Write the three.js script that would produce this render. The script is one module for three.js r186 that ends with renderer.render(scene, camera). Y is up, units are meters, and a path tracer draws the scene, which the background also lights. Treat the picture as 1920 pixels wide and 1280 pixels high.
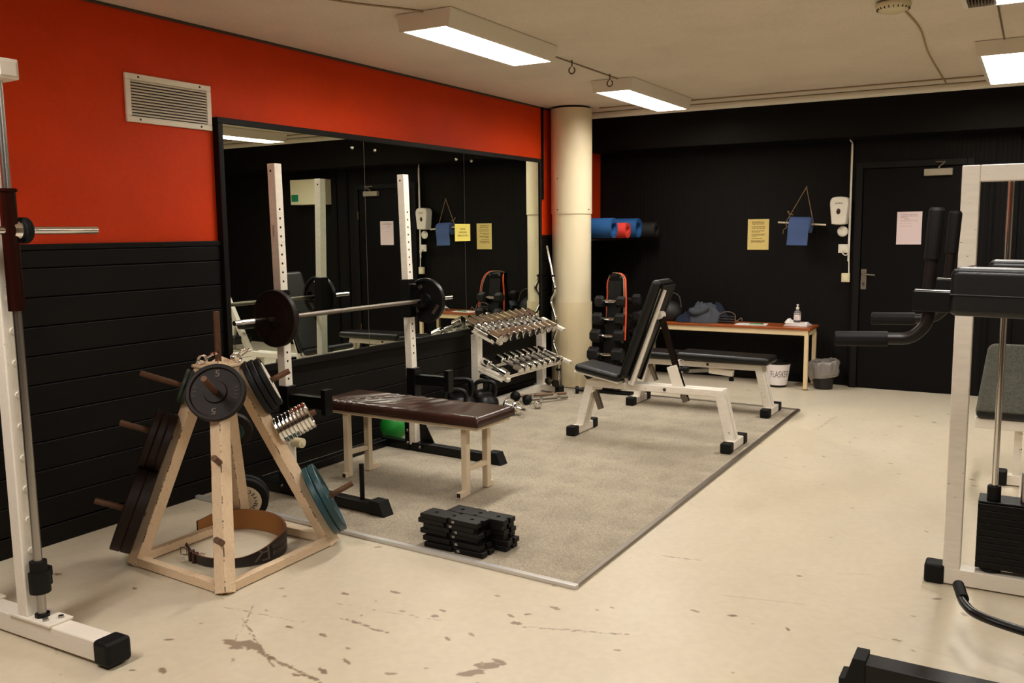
import * as THREE from 'three';
import { RoundedBoxGeometry } from 'three/addons/geometries/RoundedBoxGeometry.js';
import { mergeGeometries, mergeVertices, toCreasedNormals } from 'three/addons/utils/BufferGeometryUtils.js';
import { RectAreaLightUniformsLib } from 'three/addons/lights/RectAreaLightUniformsLib.js';
import { FontLoader } from 'three/addons/loaders/FontLoader.js';
import { TextGeometry } from 'three/addons/geometries/TextGeometry.js';

// ---------- camera, exposure, light colour ----------
RectAreaLightUniformsLib.init();
const scene = new THREE.Scene();
scene.background = new THREE.Color(0, 0, 0);
const camera = new THREE.PerspectiveCamera(41.51, 1920 / 1280, 0.05, 60);
camera.position.set(4.12, 1.5, 8.93);
camera.rotation.order = 'YXZ';
camera.rotation.set(-6.963 * Math.PI / 180, 30.201 * Math.PI / 180, -0.567 * Math.PI / 180);
const renderer = new THREE.WebGLRenderer({ antialias: true });
renderer.toneMapping = THREE.LinearToneMapping;
renderer.toneMappingExposure = 2.6;
renderer.shadowMap.enabled = true;
const LAMP = { color: new THREE.Color(1.0, 0.965, 0.91), intensity: 17, glow: 3.0 };
// fluorescent fittings: x centre, z centre (two columns over the floor; the last ones hang behind the camera)
const LAMPS = [[1.255, 4.305], [1.215, 1.7], [3.885, 1.72], [3.9, 4.42], [3.9, 7.0], [1.3, 8.35]];
const ROOM = { x1: 6.7, z1: 11.0, h: 2.66 };

// ---------- helpers ----------
const V = (x, y, z) => new THREE.Vector3(x, y, z);
let seed = 7;
const rnd = () => { seed = (seed * 1664525 + 1013904223) >>> 0; return seed / 4294967296; };
const R = (a, b) => a + (b - a) * rnd();
const used = new Map();
function numbered(name) { const n = used.get(name) ?? 0; used.set(name, n + 1); return n ? name + '_' + String(n).padStart(3, '0') : name; }
function norm(g) { // one attribute set for merging
  g = g.index ? g.toNonIndexed() : g;
  for (const k of Object.keys(g.attributes)) if (!['position', 'normal', 'uv'].includes(k)) g.deleteAttribute(k);
  if (!g.attributes.normal) g.computeVertexNormals();
  if (!g.attributes.uv) g.setAttribute('uv', new THREE.BufferAttribute(new Float32Array(g.attributes.position.count * 2), 2));
  g.clearGroups(); return g;
}
const join = (gs) => { gs = [].concat(gs).flat().map(norm); return gs.length > 1 ? mergeGeometries(gs) : gs[0]; };
function metric(g, s = 1) { // uv in metres, looked up by the way each face points
  g = norm(g); const p = g.attributes.position, n = g.attributes.normal, u = g.attributes.uv;
  for (let i = 0; i < p.count; i += 3) {
    const nx = Math.abs(n.getX(i) + n.getX(i + 1) + n.getX(i + 2)), ny = Math.abs(n.getY(i) + n.getY(i + 1) + n.getY(i + 2)), nz = Math.abs(n.getZ(i) + n.getZ(i + 1) + n.getZ(i + 2));
    for (let j = i; j < i + 3; j++) {
      if (ny >= nx && ny >= nz) u.setXY(j, p.getX(j) * s, -p.getZ(j) * s);
      else if (nx >= nz) u.setXY(j, -p.getZ(j) * s, p.getY(j) * s);
      else u.setXY(j, p.getX(j) * s, p.getY(j) * s);
    }
  }
  return g;
}
function shade(m) { m.castShadow = true; m.receiveShadow = true; return m; }
function tag(o, label, category, group, kind) {
  if (label) o.userData.label = label;
  if (category) o.userData.category = category;
  if (group) o.userData.group = group;
  if (kind) o.userData.kind = kind;
  return o;
}
function thing(name, label, category, pos = [0, 0, 0], turn = 0, group) {
  const o = new THREE.Group(); o.name = numbered(name); o.position.set(...pos); o.rotation.y = turn; o.updateMatrixWorld(true);
  scene.add(o); return tag(o, label, category, group);
}
// a part whose shape is given in the room's coordinates
function part(parent, name, geo, m, label) {
  parent.updateWorldMatrix(true, false);
  const g = join(geo).clone().applyMatrix4(parent.matrixWorld.clone().invert());
  const o = shade(new THREE.Mesh(g, m)); o.name = parent === scene ? numbered(name) : name; parent.add(o);
  if (label) o.userData.label = label;
  return o;
}
// a part whose shape is given in its parent's own coordinates
function own(parent, name, geo, m, label) {
  const o = shade(new THREE.Mesh(join(geo), m)); o.name = parent === scene ? numbered(name) : name; parent.add(o);
  if (label) o.userData.label = label;
  return o;
}
// a single-mesh thing in room coordinates, its origin at its base
function single(name, label, category, geo, m, group) {
  const g = join(geo); g.computeBoundingBox(); const b = g.boundingBox;
  const c = [(b.min.x + b.max.x) / 2, b.min.y, (b.min.z + b.max.z) / 2];
  g.translate(-c[0], -c[1], -c[2]);
  const o = shade(new THREE.Mesh(g, m)); o.name = numbered(name); o.position.set(...c); scene.add(o); o.updateMatrixWorld(true);
  return tag(o, label, category, group);
}
function struct(name, geo, m, parent = scene) {
  const o = own(parent, name, geo, m); if (parent === scene) o.userData.kind = 'structure'; return o;
}
function dup(root, pos, turn, label, name) {
  const r = root.clone(); r.name = numbered(name ?? root.name.replace(/_\d{3}$/, '')); r.position.set(...pos); if (turn !== undefined) r.rotation.y = turn;
  if (label) r.userData.label = label; scene.add(r); r.updateMatrixWorld(true); return r;
}
const box = (x0, x1, y0, y1, z0, z1) => new THREE.BoxGeometry(x1 - x0, y1 - y0, z1 - z0).translate((x0 + x1) / 2, (y0 + y1) / 2, (z0 + z1) / 2);
const rbox = (x0, x1, y0, y1, z0, z1, r = 0.005, s = 2) => new RoundedBoxGeometry(x1 - x0, y1 - y0, z1 - z0, s, Math.min(r, (x1 - x0) / 2.01, (y1 - y0) / 2.01, (z1 - z0) / 2.01)).translate((x0 + x1) / 2, (y0 + y1) / 2, (z0 + z1) / 2);
function along(g, p, q, side) { // turn a shape built on +y between y = -L/2 and L/2 so that it runs from p to q; side = where its own x axis looks
  const d = q.clone().sub(p).normalize(); let x = (side ?? (Math.abs(d.y) > 0.9 ? V(1, 0, 0) : V(0, 1, 0))).clone();
  x.sub(d.clone().multiplyScalar(x.dot(d))).normalize(); const z = x.clone().cross(d);
  return g.applyMatrix4(new THREE.Matrix4().makeBasis(x, d, z)).translate((p.x + q.x) / 2, (p.y + q.y) / 2, (p.z + q.z) / 2);
}
const bar = (p, q, w, h, side, r = 0.004) => along(new RoundedBoxGeometry(w, p.distanceTo(q), h, 2, Math.min(r, w / 2.01, h / 2.01)), p, q, side); // w along `side`
const rod = (p, q, r, n = 20, r2 = r) => along(new THREE.CylinderGeometry(r2, r, p.distanceTo(q), n), p, q);
const pipe = (pts, r, n = 48, k = 14, closed = false, tension = 0.5) => new THREE.TubeGeometry(new THREE.CatmullRomCurve3(pts, closed, 'catmullrom', tension), n, r, k, closed);
// straight runs joined by rounded bends
function bent(pts, r, bend, k = 14) {
  const c = new THREE.CurvePath();
  let a = pts[0];
  for (let i = 1; i < pts.length - 1; i++) {
    const p = pts[i], t = Math.min(bend, p.distanceTo(pts[i - 1]) / 2.2, p.distanceTo(pts[i + 1]) / 2.2);
    const b = p.clone().add(pts[i - 1].clone().sub(p).setLength(t)), e = p.clone().add(pts[i + 1].clone().sub(p).setLength(t));
    c.add(new THREE.LineCurve3(a, b)); c.add(new THREE.QuadraticBezierCurve3(b, p, e)); a = e;
  }
  c.add(new THREE.LineCurve3(a, pts.at(-1)));
  const caps = [rod(pts[0], pts[0].clone().add(pts[1].clone().sub(pts[0]).setLength(0.002)), r, k), rod(pts.at(-1).clone().add(pts.at(-2).clone().sub(pts.at(-1)).setLength(0.002)), pts.at(-1), r, k)];
  return [new THREE.TubeGeometry(c, pts.length * 22, r, k), ...caps];
}
// four bars round an opening that faces +x, butted at the corners
const frameX = (x0, x1, y0, y1, z0, z1, w, wb = w) => [rbox(x0, x1, y0, y0 + wb, z0, z1, 0.004), rbox(x0, x1, y1 - w, y1, z0, z1, 0.004), rbox(x0, x1, y0 + wb, y1 - w, z0, z0 + w, 0.004), rbox(x0, x1, y0 + wb, y1 - w, z1 - w, z1, 0.004)];
const lathe = (pts, n = 48) => new THREE.LatheGeometry(pts.map(([x, y]) => new THREE.Vector2(x, y)), n);
// crease a turned profile: every corner of the profile gets its own ring, so edges stay crisp
const turned = (pts, n = 48) => toCreasedNormals(lathe(pts, n), 0.5);

// ---------- textures ----------
function hash(x, y, s) { let h = Math.imul(x, 374761393) ^ Math.imul(y, 668265263) ^ Math.imul(s, 974634777); h = Math.imul(h ^ (h >>> 13), 1274126177); return ((h ^ (h >>> 16)) >>> 0) / 4294967296; }
function vnoise(u, v, n, s, m = n) { // tiles: n cells across, m cells up
  const x = u * n, y = v * m, i = Math.floor(x), j = Math.floor(y), f = x - i, g = y - j, a = f * f * (3 - 2 * f), b = g * g * (3 - 2 * g);
  const h = (p, q) => hash(((p % n) + n) % n, ((q % m) + m) % m, s);
  return (h(i, j) * (1 - a) + h(i + 1, j) * a) * (1 - b) + (h(i, j + 1) * (1 - a) + h(i + 1, j + 1) * a) * b;
}
const fbm = (u, v, n, s) => 0.5 * vnoise(u, v, n, s) + 0.3 * vnoise(u, v, n * 2, s + 1) + 0.2 * vnoise(u, v, n * 4, s + 2);
function dataTex(w, h, f, srgb = true) {
  const d = new Uint8Array(w * h * 4);
  for (let y = 0; y < h; y++) for (let x = 0; x < w; x++) { const c = f(x / w, y / h), o = (y * w + x) * 4; d[o] = c[0]; d[o + 1] = c[1] ?? c[0]; d[o + 2] = c[2] ?? c[0]; d[o + 3] = 255; }
  const t = new THREE.DataTexture(d, w, h); t.wrapS = t.wrapT = THREE.RepeatWrapping; t.magFilter = THREE.LinearFilter; if (srgb) t.colorSpace = THREE.SRGBColorSpace; t.needsUpdate = true; return t;
}
const clamp8 = (x) => Math.max(0, Math.min(255, x));
const tinted = (rgb, k) => rgb.map((c) => clamp8(c * k));
function canvasTex(w, h, draw) {
  const c = document.createElement('canvas'); c.width = w; c.height = h; draw(c.getContext('2d'), w, h);
  const t = new THREE.CanvasTexture(c); t.colorSpace = THREE.SRGBColorSpace; return t;
}
function rep(t, x, y = x) { const c = t.clone(); c.repeat.set(x, y); c.needsUpdate = true; return c; }
const std = (color, roughness, metalness = 0, more = {}) => new THREE.MeshStandardMaterial({ color, roughness, metalness, ...more });

const dim = (color, roughness, specularIntensity, more = {}) => new THREE.MeshPhysicalMaterial({ color, roughness, specularIntensity, ...more }); // matt paint that shines little

const grainT = dataTex(256, 256, (u, v) => [128 + 90 * (vnoise(u, v, 128, 3) - 0.5) + 50 * (vnoise(u, v, 48, 4) - 0.5)], false); // fine paint / vinyl grain
const orangeT = dataTex(512, 512, (u, v) => tinted([208, 58, 4], 0.95 + 0.07 * fbm(u, v, 6, 11) + 0.03 * vnoise(u, v, 128, 14)));
const ceilT = dataTex(512, 512, (u, v) => tinted([222, 208, 188], 0.95 + 0.07 * fbm(u, v, 5, 21) + 0.03 * vnoise(u, v, 160, 23)));
const blackWoodT = dataTex(512, 256, (u, v) => tinted([14, 11, 9], 0.75 + 0.35 * fbm(u, v, 4, 31) + 0.25 * vnoise(u, v, 8, 33, 128)));
const ribT = dataTex(256, 8, (u) => { const f = (u * 16) % 1; return [f < 0.14 ? 40 : 200 + 40 * Math.sin(f * 9)]; }, false);
const carpetT = dataTex(512, 512, (u, v) => { const a = hash(Math.floor(u * 512), Math.floor(v * 512), 5), b = vnoise(u, v, 150, 41), c = vnoise(u, v, 7, 42); const k = 0.72 + 0.24 * b + 0.22 * (a - 0.5) + 0.08 * (c - 0.5); return [clamp8(192 * k), clamp8(178 * k), clamp8(154 * k)]; });
const carpetB = dataTex(512, 512, (u, v) => [255 * (0.6 * hash(Math.floor(u * 512), Math.floor(v * 512), 5) + 0.4 * vnoise(u, v, 150, 41))], false);
// cream tube paint chipped to dark metal along the edges of each face (u across the face, v along the tube in metres)
const chipT = dataTex(128, 1024, (u, v) => {
  const e = Math.min(u, 1 - u), n = vnoise(u, v, 24, 51, 200), m = vnoise(u, v, 6, 52, 40), sp = vnoise(u, v, 30, 53, 300);
  if (e < 0.05 + 0.0 * n && n + m > 1.1) return [70, 48, 34];
  if (sp > 0.93 && m > 0.55) return [95, 66, 46];
  return tinted([229, 201, 166], 0.97 + 0.04 * vnoise(u, v, 12, 54, 90));
});
const whiteT = dataTex(256, 1024, (u, v) => { const s = vnoise(u, v, 40, 61, 160), m = vnoise(u, v, 5, 62, 20); return s > 0.955 && m > 0.6 ? [120, 100, 84] : tinted([238, 229, 213], 0.97 + 0.04 * vnoise(u, v, 24, 63, 96)); });
const ironT = dataTex(256, 256, (u, v) => tinted([29, 19, 14], 0.7 + 0.5 * fbm(u, v, 6, 71) + 0.25 * vnoise(u, v, 90, 73)));
const rustT = dataTex(128, 256, (u, v) => { const k = fbm(u, v, 8, 81); return [74 + 40 * k, 50 + 26 * k, 34 + 16 * k]; });
const tealT = dataTex(256, 256, (u, v) => { const k = fbm(u, v, 8, 91), s = vnoise(u, v, 60, 92); return s > 0.86 && k > 0.5 ? [60, 66, 60] : tinted([34, 70, 76], 0.7 + 0.5 * k); });
const leatherT = dataTex(512, 512, (u, v) => { const k = fbm(u, v, 6, 101), c = vnoise(u, v, 40, 103); return tinted([54, 31, 22], 0.7 + 0.5 * k + 0.1 * c); });
const greyClothT = dataTex(256, 256, (u, v) => tinted([96, 97, 88], 0.75 + 0.25 * vnoise(u, v, 100, 111) + 0.15 * fbm(u, v, 5, 112)));
const pineT = dataTex(512, 256, (u, v) => { const w = 0.5 + 0.5 * Math.sin(60 * (v + 0.06 * fbm(u, v, 3, 121))); return tinted([168, 84, 36], 0.8 + 0.2 * w + 0.12 * vnoise(u, v, 8, 122, 90)); });

const M = {
  orange: dim(0xffffff, 0.6, 0.4, { map: rep(orangeT, 0.5) }),
  ceiling: std(0xffffff, 0.85, 0, { map: rep(ceilT, 0.5), bumpMap: rep(grainT, 2), bumpScale: 0.002 }),
  paleWall: std(0x75665a, 0.8),
  blackWood: dim(0xffffff, 0.5, 0.35, { map: rep(blackWoodT, 0.7, 1.2), bumpMap: rep(blackWoodT, 0.7, 1.2), bumpScale: 0.001 }),
  blackRib: dim(0x0d0a08, 0.6, 0.3, { bumpMap: rep(ribT, 1 / 0.56, 1), bumpScale: 0.0016 }),
  blackPaint: dim(0x0c0908, 0.55, 0.3),
  blackFrame: dim(0x0c0a09, 0.5, 0.4),
  mirror: std(0xdfe4da, 0.0, 1.0),
  white: std(0xffffff, 0.38, 0, { map: whiteT }),
  whitePlain: std(0xece4d4, 0.4),
  whitePlastic: std(0xe6dfd0, 0.35),
  creamPlastic: std(0xd9cda8, 0.4),
  chip: std(0xffffff, 0.5, 0, { map: chipT }),
  cream: std(0xdfc69b, 0.45),
  benchCream: std(0xe6d3b4, 0.42),
  column: std(0xe0d2b0, 0.32),
  chrome: std(0xe8e6e3, 0.09, 1.0),
  steel: std(0xa9a6a2, 0.28, 1.0),
  dullSteel: std(0x8d8479, 0.42, 1.0),
  alu: std(0xd2cfca, 0.38, 0.55),
  brass: std(0x7d6238, 0.4, 1.0),
  iron: dim(0xffffff, 0.52, 0.4, { map: rep(ironT, 1) }),
  blackIron: dim(0x0a0908, 0.4, 0.7),
  rubber: dim(0x0b0a09, 0.6, 0.5),
  gripRubber: dim(0x110d0b, 0.65, 0.4),
  blackMetal: dim(0x080706, 0.38, 0.5),
  rust: std(0xffffff, 0.55, 0.4, { map: rustT }),
  teal: std(0xffffff, 0.45, 0.1, { map: tealT }),
  vinyl: dim(0x0b0a09, 0.36, 0.8, { bumpMap: rep(grainT, 6), bumpScale: 0.0006 }),
  armVinyl: std(0x0b0a09, 0.42, 0, { bumpMap: rep(grainT, 6), bumpScale: 0.0006 }),
  leather: std(0xffffff, 0.29, 0, { map: rep(leatherT, 1.5), bumpMap: rep(leatherT, 4), bumpScale: 0.001 }),
  greyCloth: std(0xffffff, 0.95, 0, { map: rep(greyClothT, 2) }),
  pine: std(0xffffff, 0.3, 0, { map: rep(pineT, 1, 2) }),
  green: std(0x1f9a35, 0.45),
  blueMat: std(0x174f86, 0.65),
  redMat: std(0xd8392b, 0.65),
  blackMat: std(0x120e0c, 0.7),
  band: std(0xe2532b, 0.5),
  rope: std(0x9a7a52, 0.9),
  dowel: std(0xd8cbae, 0.6),
  paperBlue: std(0x465a86, 0.95),
  paper: std(0xe9e0da, 0.9),
};
const font = await new FontLoader().loadAsync('fonts/droid/droid_sans_bold.typeface.json');
const letters = (s, size, depth = 0.002) => new TextGeometry(s, { font, size, depth, curveSegments: 3 }).center();

// ---------- lamps: housing, glowing panel behind a louvre, and the light itself ----------
for (const [i, [cx, cz]] of LAMPS.entries()) {
  const w = 0.35, l = i === 1 || i === 2 ? 1.34 : 1.2, top = ROOM.h, bot = 2.565, seenLamp = i < 4;
  const labels = ['fluorescent ceiling lamp above the weight benches, nearer of the two in one row', 'fluorescent ceiling lamp hung close to the pillar and black beam', 'fluorescent ceiling lamp near the black beam above the door side', 'fluorescent ceiling lamp with an unlit grey louvre strip at its side'];
  const o = thing('ceiling_lamp', labels[i] ?? 'fluorescent ceiling lamp hanging behind the viewer', 'lamp', [cx, bot, cz], 0, seenLamp ? undefined : 'lamps behind the viewer');
  const z0 = -l / 2, z1 = l / 2, h = top - bot - 0.003, a = w / 2, c = 0.158, e = 0.135; // wider at the ceiling than at its open underside
  const poly = (pts) => new THREE.Shape(pts.map(([x, y]) => new THREE.Vector2(x, y)));
  const slab = (sh, d, at) => new THREE.ExtrudeGeometry(sh, { depth: d, bevelEnabled: false }).translate(0, 0, at);
  own(o, 'housing', slab(poly([[-a, h], [-a, h - 0.01], [-c, 0], [-e, 0], [-e, 0.05], [e, 0.05], [e, 0], [c, 0], [a, h - 0.01], [a, h]]), l - 0.02, z0 + 0.01), M.whitePlain);
  for (const at of [z0, z1 - 0.01]) own(o, 'end_cap', slab(poly([[-a, h], [-a, h - 0.01], [-c, 0], [c, 0], [a, h - 0.01], [a, h]]), 0.01, at), M.whitePlain);
  const dark = i === 3 ? 0.13 : 0; // the one with an unlit strip
  const glow = std(0x000000, 1, 0, { emissive: new THREE.Color(1, 0.98, 0.95), emissiveIntensity: LAMP.glow });
  own(o, 'diffuser', box(-e + 0.001 + dark, e - 0.001, 0.040, 0.046, z0 + 0.011, z1 - 0.011), glow);
  if (dark) for (let k = 0; k < 9; k++) own(o, 'louvre', box(-e + 0.006 + k * 0.014, -e + 0.010 + k * 0.014, 0.002, 0.046, z0 + 0.012, z1 - 0.012), std(0x6d5947, 0.5));
  else if (i < 3) for (let k = 1; k < 12; k++) own(o, 'louvre', box(-e + 0.002, e - 0.002, 0.003, 0.033, z0 + l * k / 12 - 0.0015, z0 + l * k / 12 + 0.0015), M.whitePlain);
  const wl = 2 * e - 0.01 - dark, L = new THREE.RectAreaLight(LAMP.color, LAMP.intensity, wl, l - 0.04);
  L.position.set(cx + dark / 2, bot + 0.037, cz); L.lookAt(cx + dark / 2, 0, cz); L.name = 'lamp_light'; scene.add(L);
}

// ---------- room shell ----------
const floorT = canvasTex(2048, 2048, (c, w, h) => {
  const X = (x) => x / ROOM.x1 * w, Z = (z) => z / ROOM.z1 * h;
  c.fillStyle = 'rgb(206,194,170)'; c.fillRect(0, 0, w, h);
  const img = c.getImageData(0, 0, w, h), d = img.data;
  for (let y = 0; y < h; y++) for (let x = 0; x < w; x++) {
    const u = x / w, v = y / h, k = 0.955 + 0.05 * fbm(u, v, 14, 131) + 0.03 * vnoise(u, v, 300, 133, 480) , m = fbm(u, v, 9, 135), o = (y * w + x) * 4;
    d[o] *= k; d[o + 1] *= k * (0.985 + 0.02 * m); d[o + 2] *= k * (0.96 + 0.06 * m);
  }
  c.putImageData(img, 0, 0);
  const blot = (x, z, rx, rz, a, tone) => { // worn-off paint: an irregular patch of the bare concrete
    c.fillStyle = tone; c.beginPath(); const n = 14;
    for (let i = 0; i <= n; i++) { const t = i / n * 6.283, k = i === n ? 1 : 0.55 + 0.75 * hash(i % n, Math.round(x * 997), Math.round(z * 991)); const px = Math.cos(t) * rx * k, pz = Math.sin(t) * rz * k; c[i ? 'lineTo' : 'moveTo'](X(x + px * Math.cos(a) - pz * Math.sin(a)), Z(z + px * Math.sin(a) + pz * Math.cos(a))); }
    c.fill();
  };
  const tones = ['rgb(140,120,98)', 'rgb(128,108,88)', 'rgb(150,130,106)', 'rgb(160,140,115)'];
  const scratch = (x0, z0, x1, z1, n, wd) => { for (let i = 0; i < n; i++) { const t = (i + R(-0.3, 0.3)) / n; blot(x0 + (x1 - x0) * t + R(-0.006, 0.006), z0 + (z1 - z0) * t + R(-0.006, 0.006), R(0.008, 0.024), R(0.2, 1) * wd, Math.atan2(z1 - z0, x1 - x0), tones[i % 3]); } };
  for (const [x, z, rx, rz, a] of [[1.62, 6.71, .05, .022, -.3], [1.69, 6.69, .05, .03, .4], [1.66, 6.73, .03, .02, 0], [1.74, 6.70, .045, .014, .2], [2.52, 6.47, .05, .022, -.8], [2.545, 6.40, .05, .022, -.5], [2.56, 6.36, .03, .014, 0], [2.456, 6.06, .022, .014, 0], [2.14, 6.10, .018, .01, 0], [2.143, 6.16, .016, .012, 0], [1.87, 6.50, .022, .01, .1], [2.0, 6.78, .02, .01, 0], [2.09, 6.62, .03, .009, .4], [2.45, 6.95, .05, .012, .1], [3.02, 5.62, .02, .009, .2], [3.30, 5.05, .014, .008, 0], [3.75, 5.51, .02, .008, .1], [2.3, 6.3, .02, .007, .5], [2.62, 6.55, .02, .008, .2]]) blot(x, z, rx, rz, a, tones[0]);
  scratch(1.5, 6.55, 1.9, 6.78, 16, 0.006); scratch(1.78, 6.72, 2.12, 6.78, 22, 0.011); scratch(1.84, 6.35, 2.08, 6.37, 14, 0.008); scratch(2.50, 6.07, 2.88, 5.94, 22, 0.005); scratch(2.70, 5.10, 2.86, 5.08, 9, 0.005); scratch(2.75, 2.05, 2.79, 1.45, 24, 0.004); scratch(1.45, 6.45, 1.62, 6.70, 10, 0.004); scratch(1.35, 6.5, 1.75, 6.45, 12, 0.004); scratch(1.75, 6.25, 2.2, 6.18, 12, 0.003);
  for (let i = 0; i < 1250; i++) { const z = R(0.5, 10.5), x = R(0.1, 6.5), near = Math.max(0, 1 - Math.hypot((x - 2.1) / 1.5, (z - 6.4) / 1.3)), s = R(0.25, 1) ** 2; if (rnd() > 0.28 + 0.72 * near) continue; blot(x, z, (0.006 + 0.022 * s), (0.0035 + 0.009 * s), R(-0.6, 0.9), tones[i % 4]); }
  c.lineWidth = 1; for (let i = 0; i < 70; i++) { const x = R(0.5, 6), z = R(2, 10), l = R(0.1, 0.5), a = R(-0.5, 0.7); c.strokeStyle = `rgba(150,128,104,${R(0.15, 0.5)})`; c.beginPath(); c.moveTo(X(x), Z(z)); c.quadraticCurveTo(X(x + l * .5), Z(z + l * .5 * a + R(-.03, .03)), X(x + l), Z(z + l * a)); c.stroke(); }
});
floorT.wrapS = floorT.wrapT = THREE.RepeatWrapping; floorT.flipY = false;
const floorRough = dataTex(512, 512, (u, v) => [72 + 46 * fbm(u, v, 20, 141) + 16 * vnoise(u, v, 120, 143)], false);
{
  const g = norm(box(-0.2, ROOM.x1 + 0.2, -0.15, 0, -0.2, ROOM.z1 + 0.2)), p = g.attributes.position, u = g.attributes.uv;
  for (let i = 0; i < p.count; i++) u.setXY(i, p.getX(i) / ROOM.x1, p.getZ(i) / ROOM.z1);
  struct('floor', g, std(0xffffff, 1, 0, { map: floorT, roughnessMap: floorRough }));
}
struct('ceiling', metric(box(-0.2, ROOM.x1 + 0.2, ROOM.h, ROOM.h + 0.15, -0.2, ROOM.z1 + 0.2)), M.ceiling);
const wallL = struct('wall_left', [[-0.15, 2.105, -0.2, ROOM.z1 + 0.2], [2.314, ROOM.h + 0.1, -0.2, ROOM.z1 + 0.2], [2.105, 2.314, -0.2, 5.267], [2.105, 2.314, 5.788, ROOM.z1 + 0.2]].map(([y0, y1, z0, z1]) => metric(box(-0.15, 0, y0, y1, z0, z1))), M.orange);
const BW = -0.08; // the panelled wall stands a little behind the door's wall
const wallB = struct('wall_back', metric(box(-0.15, 2.64, -0.15, ROOM.h + 0.1, BW - 0.12, BW)), M.blackRib);
struct('wall_back', metric(box(2.62, ROOM.x1 + 0.15, -0.15, ROOM.h + 0.1, BW - 0.12, 0)), M.blackRib);
struct('wall_right', box(ROOM.x1, ROOM.x1 + 0.15, -0.15, ROOM.h + 0.1, -0.2, ROOM.z1 + 0.2), M.paleWall);
struct('wall_front', box(-0.15, ROOM.x1 + 0.15, -0.15, ROOM.h + 0.1, ROOM.z1, ROOM.z1 + 0.15), M.paleWall);
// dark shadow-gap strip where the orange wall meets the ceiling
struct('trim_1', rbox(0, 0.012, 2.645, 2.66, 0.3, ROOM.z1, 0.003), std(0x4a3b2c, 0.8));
// horizontal boards below the orange
for (let k = 0; k < 10; k++) {
  const y0 = 0.098 + (k - 0) * 0.139 + 0.002, y1 = Math.min(y0 + 0.135, 1.432);
  if (y1 - y0 < 0.02) continue;
  struct('plank', metric(rbox(0.003, 0.02, y0, y1, BW, ROOM.z1, 0.005)), M.blackWood, wallL);
}
struct('backing', box(-0.001, 0.004, 0.01, 1.45, BW, ROOM.z1), M.blackPaint, wallL);
struct('rail', metric(rbox(0.003, 0.026, 1.434, 1.463, BW, ROOM.z1, 0.004)), M.blackWood, wallL);
struct('baseboard_left', metric(rbox(0.004, 0.024, 0, 0.094, BW, ROOM.z1, 0.004)), M.blackWood);
struct('beam', metric(rbox(0, ROOM.x1, 2.31, ROOM.h, BW, 0.285, 0.004)), M.blackPaint);
struct('baseboard_back', rbox(0.03, 2.62, 0, 0.06, BW, BW + 0.014, 0.003), M.blackPaint);
// door with frame
const door = struct('door_1', metric(rbox(2.70, 3.545, 0.006, 2.035, -0.02, 0.012, 0.003)), dim(0x070504, 0.5, 0.25));
struct('door_frame', [rbox(2.635, 2.695, 0, 2.10, 0, 0.03, 0.004), rbox(3.55, 3.61, 0, 2.10, 0, 0.03, 0.004), rbox(2.695, 3.55, 2.042, 2.10, 0, 0.03, 0.004)], M.blackFrame, door);
const plate = struct('handle_plate', rbox(2.694 + 0.012, 2.745 + 0.012, 0.932, 1.12, 0.012, 0.02, 0.003), M.dullSteel, door);
struct('door_handle', [...bent([V(2.725, 1.075, 0.018), V(2.725, 1.075, 0.062), V(2.835, 1.068, 0.062)], 0.009, 0.012)], M.dullSteel, door);
struct('keyhole', [rod(V(2.73, 0.985, 0.018), V(2.73, 0.985, 0.026), 0.011), box(2.726, 2.734, 0.96, 0.985, 0.019, 0.0215)], std(0x2b2622, 0.5), door);
for (const y of [1.72, 0.29]) struct('hinge', [rod(V(3.548, y - 0.05, 0.034), V(3.548, y + 0.05, 0.034), 0.008)], M.brass, door);
struct('door_closer', rbox(3.21, 3.44, 1.955, 2.016, 0.012, 0.06, 0.006), std(0xa59a88, 0.45), door);
struct('closer_arm', [bar(V(3.33, 2.03, 0.05), V(3.38, 2.07, 0.09), 0.014, 0.01), bar(V(3.38, 2.07, 0.09), V(3.30, 2.075, 0.035), 0.014, 0.01), rod(V(3.33, 2.01, 0.05), V(3.33, 2.035, 0.05), 0.01)], M.dullSteel, door);
struct('trim_2', [rbox(3.73, 3.77, 0, 2.31, 0, 0.022, 0.004), rbox(3.92, 3.96, 0, 2.31, 0, 0.022, 0.004)], dim(0x050404, 0.6, 0.3));
// pale pipe and thin cable under the ceiling in front of the beam
single('ceiling_pipe', 'pale painted pipe running along the ceiling in front of the black beam', 'pipe', [rod(V(0.02, 2.628, 0.62), V(ROOM.x1, 2.628, 0.62), 0.03, 20)], M.whitePlain);
single('ceiling_cable', 'thin cable along the ceiling beside the pale pipe', 'cable', [rod(V(0.45, 2.653, 0.93), V(ROOM.x1, 2.653, 0.93), 0.006, 8)], std(0x9a8468, 0.6));
single('ceiling_cable', 'cable from the smoke detector to the pale pipe', 'cable', [pipe([V(3.43, 2.655, 3.66), V(3.455, 2.655, 3.0), V(3.42, 2.655, 2.2), V(3.41, 2.655, 1.2), V(3.41, 2.655, 0.68)], 0.006, 40, 8)], std(0xb59a74, 0.6));
single('ceiling_cable', 'short cable joining the two lamps over the pillar side', 'cable', [rod(V(1.265, 2.655, 3.70), V(1.262, 2.655, 2.37), 0.005, 8)], std(0x8d785c, 0.6));
single('ceiling_cable', 'short cable joining the two lamps over the door side', 'cable', [rod(V(3.872, 2.655, 3.82), V(3.872, 2.655, 2.39), 0.005, 8)], std(0x7d6a52, 0.6));
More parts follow.
